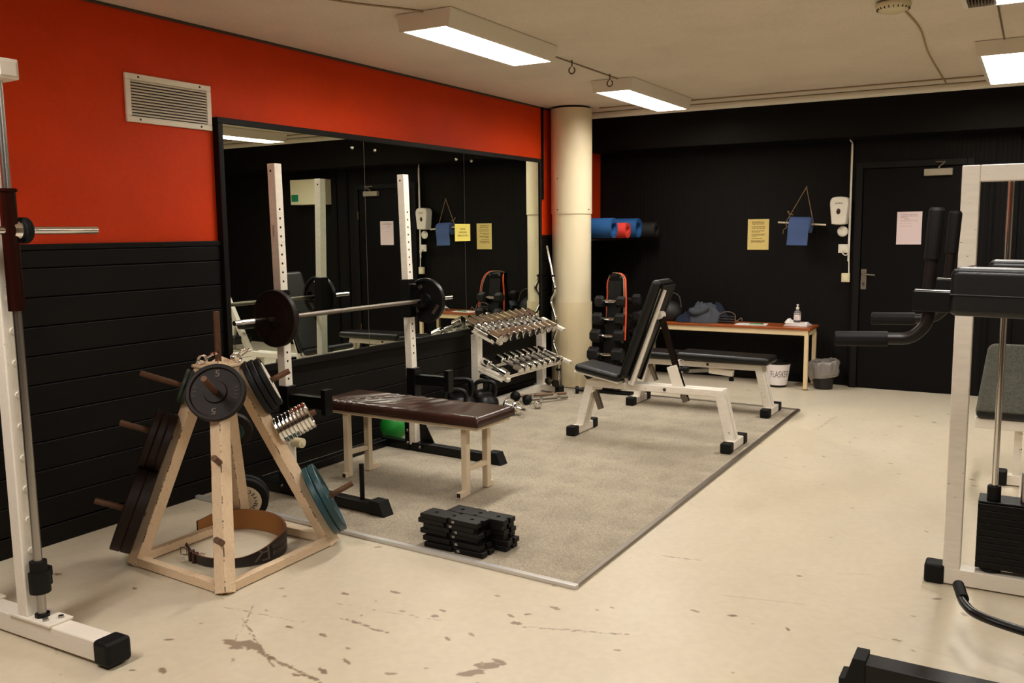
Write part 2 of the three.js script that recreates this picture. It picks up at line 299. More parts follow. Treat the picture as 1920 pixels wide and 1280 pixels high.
single('ceiling_cable', 'cable leading along the ceiling into the nearer bench lamp', 'cable', [pipe([V(0.95, 2.655, 5.5), V(1.05, 2.655, 5.25), V(1.2, 2.655, 5.0), V(1.26, 2.652, 4.89)], 0.005, 24, 8)], std(0xa58d6b, 0.6));
{
  const o = thing('smoke_detector', 'round white smoke detector on the ceiling', 'smoke detector', [3.41, ROOM.h, 3.76]);
  own(o, 'base', turned([[0, 0], [0.055, 0], [0.055, -0.012], [0, -0.012]], 40), M.creamPlastic);
  own(o, 'cover', lathe([[0.085, -0.012], [0.088, -0.02], [0.086, -0.03], [0.07, -0.048], [0.045, -0.058], [0, -0.06]], 40), M.creamPlastic);
  own(o, 'vent', Array.from({ length: 22 }, (_, k) => box(0.045, 0.082, -0.045, -0.030, -0.002, 0.002).rotateY(k / 22 * 6.283)), std(0x3b3128, 0.7));
}
for (const [k, [x, z]] of [[1.293, 3.22], [1.287, 2.57]].entries()) {
  const g = [rod(V(x, 2.66, z), V(x, 2.615, z), 0.005, 10), new THREE.TorusGeometry(0.022, 0.005, 10, 28, 5.2).rotateZ(2.0).translate(x, 2.592, z)];
  single('ceiling_hook', k ? 'screw hook in the ceiling just in front of the pillar-side lamp' : 'screw hook in the ceiling just past the bench lamp', 'hook', g, std(0x6b5a45, 0.4, 0.7));
}
// column: smooth upper casing, a joint ring, ribbed wrap below
{
  const cx = 0.225, cz = 1.075, r = 0.192;
  const o = struct('column', turned([[0, 0], [r - 0.004, 0], [r - 0.004, 1.665], [0, 1.665]], 72).translate(cx, 0, cz), M.column);
  struct('casing', turned([[r - 0.01, 1.66], [r + 0.004, 1.66], [r + 0.004, 2.64], [r - 0.01, 2.64]], 72).translate(cx, 0, cz), M.column, o);
  struct('collar', turned([[r - 0.02, 2.63], [r - 0.02, 2.66]], 48).translate(cx, 0, cz), std(0x2c241d, 0.8), o);
  const g = []; const n = 90;
  const pts = []; for (let i = 0; i <= n * 4; i++) { const a = i / (n * 4) * 6.2832, k = r + 0.003 + 0.0022 * Math.abs(Math.sin(a * n / 2)); pts.push([Math.cos(a) * k, Math.sin(a) * k]); }
  const pos = [], idx = []; for (const y of [0.004, 0.82]) for (const [x, z] of pts) pos.push(x + cx, y, z + cz);
  const m = pts.length; for (let i = 0; i < m - 1; i++) idx.push(i, m + i, i + 1, i + 1, m + i, m + i + 1);
  const b = new THREE.BufferGeometry(); b.setAttribute('position', new THREE.Float32BufferAttribute(pos, 3)); b.setIndex(idx); b.computeVertexNormals();
  struct('ribbed_wrap', b, std(0xd9c7a0, 0.4, 0, { side: THREE.DoubleSide }), o);
  for (const [a, y] of [[0.15, 1.70], [1.85, 1.70], [1.85, 1.99]]) { const x = cx + Math.cos(a) * (r + 0.004), z = cz + Math.sin(a) * (r + 0.004); struct('screw', rod(V(x, y, z), V(x + Math.cos(a) * 0.004, y, z + Math.sin(a) * 0.004), 0.006, 12), std(0x4a3a2a, 0.5), o); }
  part(scene, 'conduit', rod(V(0.014, 1.80, 1.262), V(0.014, 2.65, 1.262), 0.011, 14), M.blackPaint);
  tag(scene.children.at(-1), 'dark vertical pipe on the orange wall behind the pillar', 'pipe');
}
// small things on the orange wall
{
  const o = thing('wall_vent', 'white slatted ventilation grille high on the orange wall', 'vent', [0, 2.08, 5.527]);
  const z0 = 5.247, z1 = 5.808, y0 = 2.085, y1 = 2.334;
  part(o, 'frame', frameX(0.001, 0.016, y0, y1, z0, z1, 0.032), M.whitePlain);
  // the sheet-metal duct that the grille covers
  part(o, 'duct', [box(-0.40, -0.395, 2.105, 2.314, 5.267, 5.788), box(-0.395, 0, 2.103, 2.106, 5.267, 5.788), box(-0.395, 0, 2.313, 2.316, 5.267, 5.788), box(-0.395, 0, 2.106, 2.313, 5.265, 5.268), box(-0.395, 0, 2.106, 2.313, 5.787, 5.790)], std(0x8d8a86, 0.5, 0.6));
  for (let k = 0; k < 12; k++) part(o, 'slat', new THREE.BoxGeometry(0.014, 0.002, z1 - z0 - 0.06).rotateZ(-0.75).translate(0.009, y0 + 0.042 + k * (y1 - y0 - 0.08) / 11, (z0 + z1) / 2), M.whitePlain);
  for (const [y, z] of [[y0 + 0.016, z0 + 0.08], [y0 + 0.016, z1 - 0.08], [y1 - 0.016, z0 + 0.08], [y1 - 0.016, z1 - 0.08]]) part(o, 'screw', rod(V(0.015, y, z), V(0.018, y, z), 0.006, 12), std(0x2b2018, 0.5));
}
// mirror: black frame, three panes, screw heads
{
  const y0 = 0.655, y1 = 2.165, z0 = 1.43, z1 = 5.235, f = 0.036;
  const o = thing('wall_mirror', 'large wall mirror of three panes in a black frame', 'mirror', [0, y0, z1]);
  const TILT = -0.0125, zs = [z0 + 0.05, 2.712, 3.953, z1 - f]; // it stands a few centimetres off the wall at its far end
  part(o, 'frame', frameX(-0.012, 0.046, y0, y1, z0, z1, f, 0.045), M.blackWood);
  part(o, 'backing', box(-0.02, 0.028, y0 + 0.01, y1 - 0.01, z0 + 0.01, z1 - 0.01), M.blackPaint);
  for (let k = 0; k < 3; k++) part(o, 'mirror_pane', box(0.03, 0.036, y0 + 0.044, y1 - f + 0.001, zs[k] + 0.0012, zs[k + 1] - 0.0012), M.mirror);
  for (const z of [2.712 - 0.11, 2.712 + 0.11, 3.953 - 0.12, 3.953 + 0.12]) part(o, 'mirror_screw', new THREE.SphereGeometry(0.011, 14, 8, 0, 6.283, 0, 1.57).rotateZ(-1.57).translate(0.036, 2.075, z), M.chrome);
  for (const z of [2.712, 3.953]) part(o, 'pane_edge', box(0.03, 0.0365, y0 + 0.046, y1 - f - 0.001, z - 0.0012, z + 0.0012), std(0x9a9488, 0.15, 0.6));
  o.rotation.y = TILT; o.updateMatrixWorld(true);
  const note = canvasTex(256, 256, (c) => { c.fillStyle = 'rgb(232,214,104)'; c.fillRect(0, 0, 256, 256); c.fillStyle = 'rgb(70,58,40)'; c.textAlign = 'center'; c.font = 'bold 34px sans-serif'; c.fillText('HUSK', 128, 88); c.fillText('SVEISEN', 128, 136); c.fillText('BRUK UTSTYR', 128, 184, 165); });
  single('yellow_note', 'square yellow note stuck across a joint of the mirror', 'note', rbox(0.0365, 0.0375, 1.425, 1.564, 2.637, 2.859, 0.0004, 1).translate(0, 0, -z1).rotateY(TILT).translate(0, 0, z1), std(0xffffff, 0.9, 0, { map: note }));
}

// ---------- guided-bar machine at the near left ----------
{
  const o = thing('smith_machine', 'white guided barbell frame with a steel guide rod and black end cap', 'gym machine', [0.75, 0, 7.04]);
  part(o, 'base_tube', rbox(0.02, 1.36, 0.006, 0.082, 6.995, 7.075, 0.006), M.white);
  part(o, 'end_cap', rbox(1.335, 1.42, 0, 0.09, 6.985, 7.085, 0.016, 3), M.rubber);
  for (const [p, q] of [[0.84, 1.09], [0.47, 0.66]]) part(o, 'base_plate', rbox(p, q, 0.082, 0.092, 6.985, 7.085, 0.003), M.white);
  for (const x of [1.035, 1.06, 0.64, 0.50]) part(o, 'bolt', rod(V(x, 0.09, x > 1.04 ? 7.015 : 7.06), V(x, 0.10, x > 1.04 ? 7.015 : 7.06), 0.011, 6), M.steel);
  part(o, 'post', rbox(0.884, 0.946, 0.09, 2.035, 7.005, 7.075, 0.006), M.white);
  part(o, 'post', rbox(0.535, 0.60, 0.09, 2.035, 7.0, 7.065, 0.006), M.white);
  part(o, 'top_tube', rbox(0.1, 1.052, 2.035, 2.105, 7.0, 7.08, 0.006), M.white);
  part(o, 'tube_plug', rbox(1.05, 1.056, 2.045, 2.095, 7.01, 7.07, 0.003), M.whitePlastic);
  part(o, 'guide_rod', rod(V(0.985, 0.09, 7.04), V(0.985, 2.04, 7.04), 0.0155, 24), M.steel);
  part(o, 'rod_seat', turned([[0, 0], [0.026, 0], [0.026, 0.012], [0.0155, 0.014]], 28).translate(0.985, 0.092, 7.04), M.blackMetal);
  for (let k = 0; k < 16; k++) { const y = 0.34 + k * 0.117; part(o, 'catch_peg', rod(V(0.888, y, 7.025), V(0.828, y, 7.025), 0.0095, 14), M.steel); part(o, 'peg_end', rod(V(0.944, y, 7.04), V(0.953, y, 7.04), 0.011, 12), M.whitePlain); }
  const s = part(o, 'stop_collar', [turned([[0.017, 0.185], [0.036, 0.185], [0.037, 0.19], [0.037, 0.262], [0.03, 0.264], [0.03, 0.305], [0.017, 0.305]], 32).translate(0.985, 0, 7.04), rbox(0.85, 0.985, 0.232, 0.27, 6.985, 7.002, 0.004), rbox(0.95, 0.99, 0.2, 0.262, 6.99, 7.04, 0.006)], M.rubber);
  part(s, 'stop_pin', rod(V(0.842, 0.243, 6.99), V(0.872, 0.243, 7.03), 0.008, 14), M.steel);
  const c = part(o, 'bearing_housing', turned([[0.0165, 1.232], [0.028, 1.232], [0.028, 1.652], [0.034, 1.654], [0.034, 1.664], [0.0165, 1.664]], 32).translate(0.985, 0, 7.04), std(0x2b0d08, 0.18, 0.3));
  part(o, 'bar', [rod(V(0.985, 1.518, 6.70), V(0.985, 1.518, 8.6), 0.0145, 24), turned([[0, 0], [0.013, 0], [0.0145, 0.004]], 20).rotateX(1.5708).translate(0.985, 1.518, 6.697)], M.chrome);
  part(o, 'bar_collar', turned([[0.0145, 0], [0.043, 0], [0.047, 0.006], [0.047, 0.026], [0.038, 0.03], [0.038, 0.034], [0.0145, 0.034]], 36).rotateX(1.5708).translate(0.985, 1.518, 6.975), M.rubber);
  part(o, 'bar_hub', turned([[0.0145, 0], [0.034, 0], [0.034, 0.03], [0.0145, 0.03]], 32).rotateX(1.5708).translate(0.985, 1.518, 7.009), M.chrome);
  o.rotation.z = 0.013; o.updateMatrixWorld(true); // the frame leans a little towards the wall
}

// ---------- weight plates: turned round +y, back face at y = 0 ----------
function plateProfile(r, t, hole, hub, rim) { return [[hole, 0], [r - 0.004, 0], [r, 0.004], [r, t - 0.004], [r - 0.004, t], [r - rim, t], [r - rim - 0.004, t * 0.62], [hub + 0.004, t * 0.62], [hub, t], [hole, t], [hole, 0]]; }
function makePlate(name, label, category, r, t, m, { hole = 0.0145, hub = r * 0.34, rim = r * 0.1, words, disc, marks, group } = {}) {
  const o = thing(name, label, category, [0, 0, 0], 0, group);
  own(o, 'disc', turned(plateProfile(r, t, hole, hub, rim), 56), m);
  if (words) for (const [s, a, size] of words) own(o, 'number', letters(s, size, 0.003).rotateX(-1.5708).translate(0, t * 0.62 + 0.0015, -r * 0.66).rotateY(a), std(0x5d4d40, 0.55, 0.2));
  if (marks) for (const a of [1.35, 1.57, 1.79, -1.3, -1.48, -1.66, -1.84]) own(o, 'cast_letter', letters('I', 0.016, 0.003).rotateX(-1.5708).translate(0, t * 0.62 + 0.0015, -r * 0.7).rotateY(a), std(0x3c2f27, 0.55, 0.2));
  if (disc) own(o, 'face', disc[0], disc[1]);
  return o;
}
function lay(o, p, axis) { // plate's back face at p, facing along axis
  const y = axis.clone().normalize(), x = V(0.866, 0, -0.5).multiplyScalar(y.x + y.z >= 0 ? 1 : -1); x.addScaledVector(y, -x.dot(y)).normalize();
  o.quaternion.setFromRotationMatrix(new THREE.Matrix4().makeBasis(x, y, x.clone().cross(y))); o.position.copy(p); o.updateMatrixWorld(true); return o;
}
// ---------- plate tree: four leaning legs on a square base ----------
const APEX = V(0.89, 0.90, 6.065);
const LEG = {};
for (const [k, x, z] of [['F', 1.245, 6.405], ['L', 0.615, 6.36], ['R', 1.225, 5.72], ['K', 0.60, 5.70]]) {
  const b = V(x, 0.02, z), h = V(x - APEX.x, 0, z - APEX.z).normalize(), top = APEX.clone().addScaledVector(h, 0.06), u = top.clone().sub(b).normalize(), n = h.clone().addScaledVector(u, -h.dot(u)).normalize();
  if (k === 'F') n.applyAxisAngle(V(0, 1, 0), -0.2); // its pegs point a little towards the mirror
  LEG[k] = { b, top, u, n, at: (t, s = 0) => b.clone().addScaledVector(u, t).addScaledVector(n, s) };
}
{
  const o = thing('plate_tree', 'chipped cream steel pyramid rack with rusty pegs for weight plates', 'weight rack', [0.92, 0, 6.05]);
  function chipBar(p, q, w, side) { // uv: u across each face, v in metres along it
    const L = p.distanceTo(q), g = norm(new RoundedBoxGeometry(w, L, w, 1, 0.003)), P = g.attributes.position, N = g.attributes.normal, U = g.attributes.uv;
    for (let i = 0; i < P.count; i++) U.setXY(i, (Math.abs(N.getX(i)) > Math.abs(N.getZ(i)) ? P.getZ(i) : P.getX(i)) / w + 0.5, P.getY(i) + 0.5 + p.x);
    return along(g, p, q, side);
  }
  const C = {}; for (const k of 'FLRK') C[k] = V(LEG[k].b.x, 0.024, LEG[k].b.z);
  for (const [a, b] of ['LF', 'FR', 'RK', 'KL']) part(o, 'base_bar', chipBar(C[a], C[b], 0.04, V(0, 1, 0)), M.chip);
  for (const k of 'FLRK') {
    const g = LEG[k], end = g.top.clone().addScaledVector(g.u, 0.02), w = 0.062;
    part(o, 'leg', chipBar(V(g.b.x, 0.004, g.b.z), end, w, V(1, 0, 0)), M.chip);
  }
  part(o, 'top_plate', rbox(APEX.x - 0.085, APEX.x + 0.085, 0.898, 0.912, APEX.z - 0.085, APEX.z + 0.085, 0.003), M.chip);
  part(o, 'top_peg', rod(V(APEX.x, 0.91, APEX.z), V(APEX.x, 1.15, APEX.z), 0.0145, 20), M.rust);
  const pegs = { F: [[0.845, 0.27], [0.535, 0.13], [0.19, 0.13]], L: [[0.83, 0.25], [0.59, 0.26], [0.22, 0.25]], R: [[0.83, 0.21], [0.60, 0.225], [0.20, 0.215]], K: [[0.57, 0.16], [0.22, 0.16]] };
  for (const k of Object.keys(pegs)) for (const [t, s] of pegs[k]) part(o, 'peg', [rod(LEG[k].at(t), LEG[k].at(t, s), 0.0135, 20), rod(LEG[k].at(t, s - 0.001), LEG[k].at(t, s + 0.003), 0.0125, 20)], M.rust);
}
const onPeg = (o, k, t, s) => lay(o, LEG[k].at(t, s), LEG[k].n);
const S0 = 0.033; // where a plate first rests against a leg
// front leg: the dark 5 kg plate
onPeg(makePlate('weight_plate', 'brown iron plate cast with the number 5, facing the room on the plate tree', 'weight plate', 0.131, 0.03, M.iron, { words: [['5', 0.0, 0.03], ['5', 3.1416, 0.03]], marks: true, hub: 0.048, rim: 0.018 }), 'F', 0.845, S0 + 0.012);
// left leg: small dark pair at the top, three black in the middle, two large at the bottom
for (let k = 0; k < 2; k++) onPeg(makePlate('weight_plate', `small dark green plate half hidden behind the number 5 plate, ${k ? 'outer' : 'inner'} one`, 'weight plate', 0.082, 0.018, std(0x2e3a30, 0.45, 0.2)), 'L', 0.83, S0 + k * 0.02);
for (let k = 0; k < 3; k++) onPeg(makePlate('weight_plate', `medium black plate on the wall-side leg of the plate tree, ${['innermost', 'middle', 'outermost'][k]} of three`, 'weight plate', 0.135, 0.032, M.iron), 'L', 0.56, S0 + k * 0.034);
for (let k = 0; k < 2; k++) onPeg(makePlate('weight_plate', `large worn black plate near the floor on the plate tree, ${k ? 'outer' : 'inner'} one`, 'weight plate', 0.203, 0.046, M.iron, { rim: 0.03 }), 'L', 0.235, S0 + k * 0.046);
// right leg: three black with a white face, nine small chrome ones, two teal ones
const ringT = canvasTex(256, 256, (c) => { c.fillStyle = 'rgb(226,214,196)'; c.fillRect(0, 0, 256, 256); c.fillStyle = 'rgb(40,34,30)'; c.font = 'bold 34px sans-serif'; c.textAlign = 'center'; for (let i = 0; i < 8; i++) { c.save(); c.translate(128, 128); c.rotate(i * 0.62 - 0.4); c.fillText('GYM-YECK'[i], 0, -82); c.restore(); } });
const ringUV = (g, r) => { g = norm(g); const p = g.attributes.position, u = g.attributes.uv; for (let i = 0; i < p.count; i++) u.setXY(i, 0.5 + p.getX(i) / (2 * r), 0.5 - p.getZ(i) / (2 * r)); return g; };
for (let k = 0; k < 3; k++) onPeg(makePlate('weight_plate', ['black rubber plate innermost of three at the top of the plate tree', 'black rubber plate between two others at the top of the plate tree', 'black rubber plate with a white lettered face at the top of the plate tree'][k], 'weight plate', 0.135 - 0.007 * k, 0.027, M.rubber, k === 2 ? { disc: [ringUV(turned([[0.02, 0.0272], [0.095, 0.0272], [0.095, 0.024]], 48), 0.095), std(0xffffff, 0.6, 0, { map: ringT })] } : {}), 'R', 0.83, S0 + k * 0.029);
{
  const chromePlate = makePlate('chrome_plate', 'small chrome plate innermost of nine on the plate tree', 'weight plate', 0.068, 0.017, M.chrome, { rim: 0.006, hub: 0.03 });
  const order = ['innermost', 'second', 'third', 'fourth', 'fifth', 'sixth', 'seventh', 'eighth', 'outermost'];
  for (let k = 0; k < 9; k++) { const o = k ? dup(chromePlate, [0, 0, 0], undefined, `small chrome plate on the plate tree, ${order[k]} of nine from its leg`) : chromePlate; onPeg(o, 'R', 0.60, S0 - 0.002 + k * 0.019); }
}
for (let k = 0; k < 2; k++) onPeg(makePlate('weight_plate', `teal enamelled plate low on the plate tree, ${k ? 'outer one with the peg sticking out' : 'inner one against the leg'}`, 'weight plate', 0.178, 0.03, M.teal, { rim: 0.022 }), 'R', 0.20, S0 + k * 0.032);
// rear leg: a teal-centred plate and the two with the printed disc, seen from behind through the frame
{
  const o = makePlate('weight_plate', 'dark plate with a teal centre behind the front legs of the plate tree', 'weight plate', 0.098, 0.03, M.iron, { disc: [turned([[0.016, -0.002], [0.062, -0.002], [0.062, 0.004]], 40), M.teal] }); onPeg(o, 'K', 0.55, S0);
  const gymT = canvasTex(512, 512, (c) => { c.fillStyle = 'rgb(224,208,182)'; c.fillRect(0, 0, 512, 512); c.fillStyle = 'rgb(34,26,22)'; c.font = 'bold 84px sans-serif'; c.textAlign = 'center'; const s = 'GYM=YECK'; for (let i = 0; i < s.length; i++) { c.save(); c.translate(256, 256); c.rotate(-0.42 - i * 0.36); c.fillText(s[i], 0, 204); c.restore(); } });
  const g = norm(new THREE.CircleGeometry(0.088, 48)).rotateX(1.5708).translate(0, -0.0035, 0), u = g.attributes.uv, p = g.attributes.position;
  for (let i = 0; i < p.count; i++) u.setXY(i, 0.5 - p.getX(i) / 0.176, 0.5 - p.getZ(i) / 0.176);
  const q = makePlate('weight_plate', 'black plate with a pale disc lettered GYM inside the plate tree', 'weight plate', 0.122, 0.03, M.rubber, { disc: [[g], std(0xffffff, 0.6, 0, { map: gymT, side: THREE.DoubleSide })] });
  lay(q, V(0.635, 0.128, 5.715), V(-0.62, 0.22, -0.75));
  const q2 = makePlate('weight_plate', 'black plate directly behind the plate lettered GYM', 'weight plate', 0.122, 0.03, M.rubber); lay(q2, V(0.612, 0.136, 5.688), V(-0.62, 0.22, -0.75));
}
// spring collars lying on top of the tree
for (const [i, [x, z, a]] of [[0.865, 6.135, 0.4], [0.955, 6.02, 1.5]].entries()) {
  const pts = []; for (let k = 0; k <= 60; k++) { const t = k / 60; pts.push(V(Math.cos(t * 18.8) * 0.02, 0.022 + Math.sin(t * 18.8) * 0.02, (t - 0.5) * 0.03)); }
  const o = thing('spring_collar', i ? 'chrome spring collar on the plate tree top nearer the mirror' : 'chrome spring collar on the plate tree top nearer the room', 'barbell clip', [x, 0.913, z], a);
  own(o, 'coil', pipe(pts, 0.0032, 120, 8), M.chrome);
  for (const e of [1, -1]) own(o, 'grip', [rod(V(0.018, 0.03, e * 0.015), V(0.055, 0.05, e * 0.02), 0.0035, 8), rod(V(0.054, 0.0495, e * 0.02), V(0.066, 0.055, e * 0.02), 0.008, 10)], M.chrome);
}
// lifting belt on the floor inside the tree
{
  const path = new THREE.CatmullRomCurve3([V(0.785, 0, 6.20), V(0.87, 0, 6.222), V(0.96, 0, 6.222), V(1.06, 0, 6.17), V(1.135, 0, 6.05), V(1.11, 0, 5.92), V(0.99, 0, 5.80), V(0.84, 0, 5.74), V(0.69, 0, 5.76), V(0.60, 0, 5.86), V(0.585, 0, 5.98)]);
  const N = 120, pts = path.getSpacedPoints(N), half = (t) => 0.021 + 0.03 * THREE.MathUtils.smoothstep(t, 0.22, 0.42) * (1 - 0.25 * THREE.MathUtils.smoothstep(t, 0.9, 1));
  const strip = (off, flip, inset = 0) => { // one skin of the belt, `off` to its outer side
    const pos = [], uv = [], idx = []; let s = 0;
    for (let i = 0; i <= N; i++) { const t = i / N, d = path.getTangentAt(t), n = V(d.z, 0, -d.x).multiplyScalar(off); if (i) s += pts[i].distanceTo(pts[i - 1]); for (const y of [0.004, 0.004 + 2 * half(t)]) { pos.push(pts[i].x - n.x, y, pts[i].z - n.z); uv.push(s, y); } }
    for (let i = 0; i < N; i++) { const a = 2 * i; flip ? idx.push(a, a + 1, a + 2, a + 1, a + 3, a + 2) : idx.push(a, a + 2, a + 1, a + 1, a + 2, a + 3); }
    const g = new THREE.BufferGeometry(); g.setAttribute('position', new THREE.Float32BufferAttribute(pos, 3)); g.setAttribute('uv', new THREE.Float32BufferAttribute(uv, 2)); g.setIndex(idx); g.computeVertexNormals(); return g;
  };
  const o = thing('lifting_belt', 'black leather lifting belt with tan lining lying inside the plate tree', 'belt', [0.86, 0, 5.98]);
  const beltT = canvasTex(1024, 128, (c) => { c.fillStyle = 'rgb(30,24,22)'; c.fillRect(0, 0, 1024, 128); c.strokeStyle = 'rgb(96,86,76)'; c.lineWidth = 8; c.beginPath(); for (const [x, y] of [[300, 24], [334, 64], [306, 108]]) c.lineTo(x, y); c.stroke(); c.beginPath(); for (const [x, y] of [[324, 24], [356, 22], [360, 104], [332, 106]]) c.lineTo(x, y); c.stroke(); c.beginPath(); c.moveTo(334, 64); c.lineTo(358, 62); c.stroke(); c.fillStyle = 'rgb(84,76,66)'; c.font = 'bold 32px sans-serif'; c.fillText('BETTER', 376, 60); c.fillText('BODIES', 376, 96); });
  beltT.repeat.set(1 / 1.25, 1 / 0.112); beltT.wrapS = THREE.RepeatWrapping;
  part(o, 'outer_leather', strip(0.0045, false), std(0xffffff, 0.45, 0, { map: beltT, side: THREE.DoubleSide }));
  part(o, 'lining', strip(-0.0045, true), std(0x94602c, 0.8, 0, { side: THREE.DoubleSide }), 'tan suede lining');
  const edge = []; for (const top of [0, 1]) { const pos = [], idx = []; for (let i = 0; i <= N; i++) { const t = i / N, d = path.getTangentAt(t), n = V(d.z, 0, -d.x); for (const f of [-0.0045, 0.0045]) pos.push(pts[i].x + n.x * f, top ? 0.004 + 2 * half(t) : 0.004, pts[i].z + n.z * f); } for (let i = 0; i < N; i++) { const a = 2 * i; idx.push(a, a + 2, a + 1, a + 1, a + 2, a + 3); } const g = new THREE.BufferGeometry(); g.setAttribute('position', new THREE.Float32BufferAttribute(pos, 3)); g.setIndex(idx); g.computeVertexNormals(); edge.push(g); }
  for (const e of edge) part(o, 'edge_binding', e, std(0x6b3a20, 0.6, 0, { side: THREE.DoubleSide }));
  part(o, 'buckle', [new THREE.TorusGeometry(0.024, 0.0028, 8, 4).rotateZ(0.785).rotateY(0.2).translate(0.735, 0.03, 6.19), rod(V(0.735, 0.012, 6.19), V(0.78, 0.022, 6.2), 0.0025, 8), rod(V(0.735, 0.048, 6.19), V(0.79, 0.038, 6.2), 0.0025, 8)], M.dullSteel);
  part(o, 'keeper_loop', [rbox(0.80, 0.815, 0.002, 0.052, 6.19, 6.222, 0.004), rbox(0.835, 0.852, 0.002, 0.05, 6.20, 6.232, 0.004)], std(0x3a1c12, 0.5));
  part(o, 'strap_end', bar(V(0.80, 0.045, 6.205), V(0.765, 0.075, 6.20), 0.018, 0.005, V(1, 0, 0)), std(0x3a1c12, 0.5));
}

// ---------- carpet with aluminium edging ----------
{
  const A = [0.02, 5.50], B = [2.515, 5.645], C = [2.475, 1.39], D = [0.02, 1.30];
  const s = new THREE.Shape([A, B, C, D].map(([x, z]) => new THREE.Vector2(x, -z)));
  const g = metric(new THREE.ExtrudeGeometry(s, { depth: 0.008, bevelEnabled: false }).rotateX(-1.5708));
  const o = thing('carpet_mat', 'speckled grey carpet laid under the benches with an aluminium edge', 'carpet', [1.25, 0, 3.5]);
  part(o, 'carpet', g, std(0xffffff, 0.97, 0, { map: rep(carpetT, 1.6), bumpMap: rep(carpetB, 1.6), bumpScale: 0.002 }));
  part(o, 'edge_strip', bar(V(A[0], 0.009, A[1]), V(B[0], 0.009, B[1]), 0.03, 0.018, V(1, 0, 0).applyAxisAngle(V(0, 1, 0), 1.51), 0.003), M.alu, 'aluminium edge strip facing the viewer');
  part(o, 'edge_strip', bar(V(B[0] - 0.016, 0.008, B[1] - 0.016), V(C[0], 0.008, C[1]), 0.03, 0.016, V(1, 0, 0), 0.003), M.dullSteel);
  part(o, 'edge_strip', bar(V(C[0], 0.008, C[1]), V(D[0], 0.008, D[1]), 0.03, 0.016, V(0, 0, 1), 0.003), M.dullSteel);
}
const Y0 = 0.009; // top of the carpet
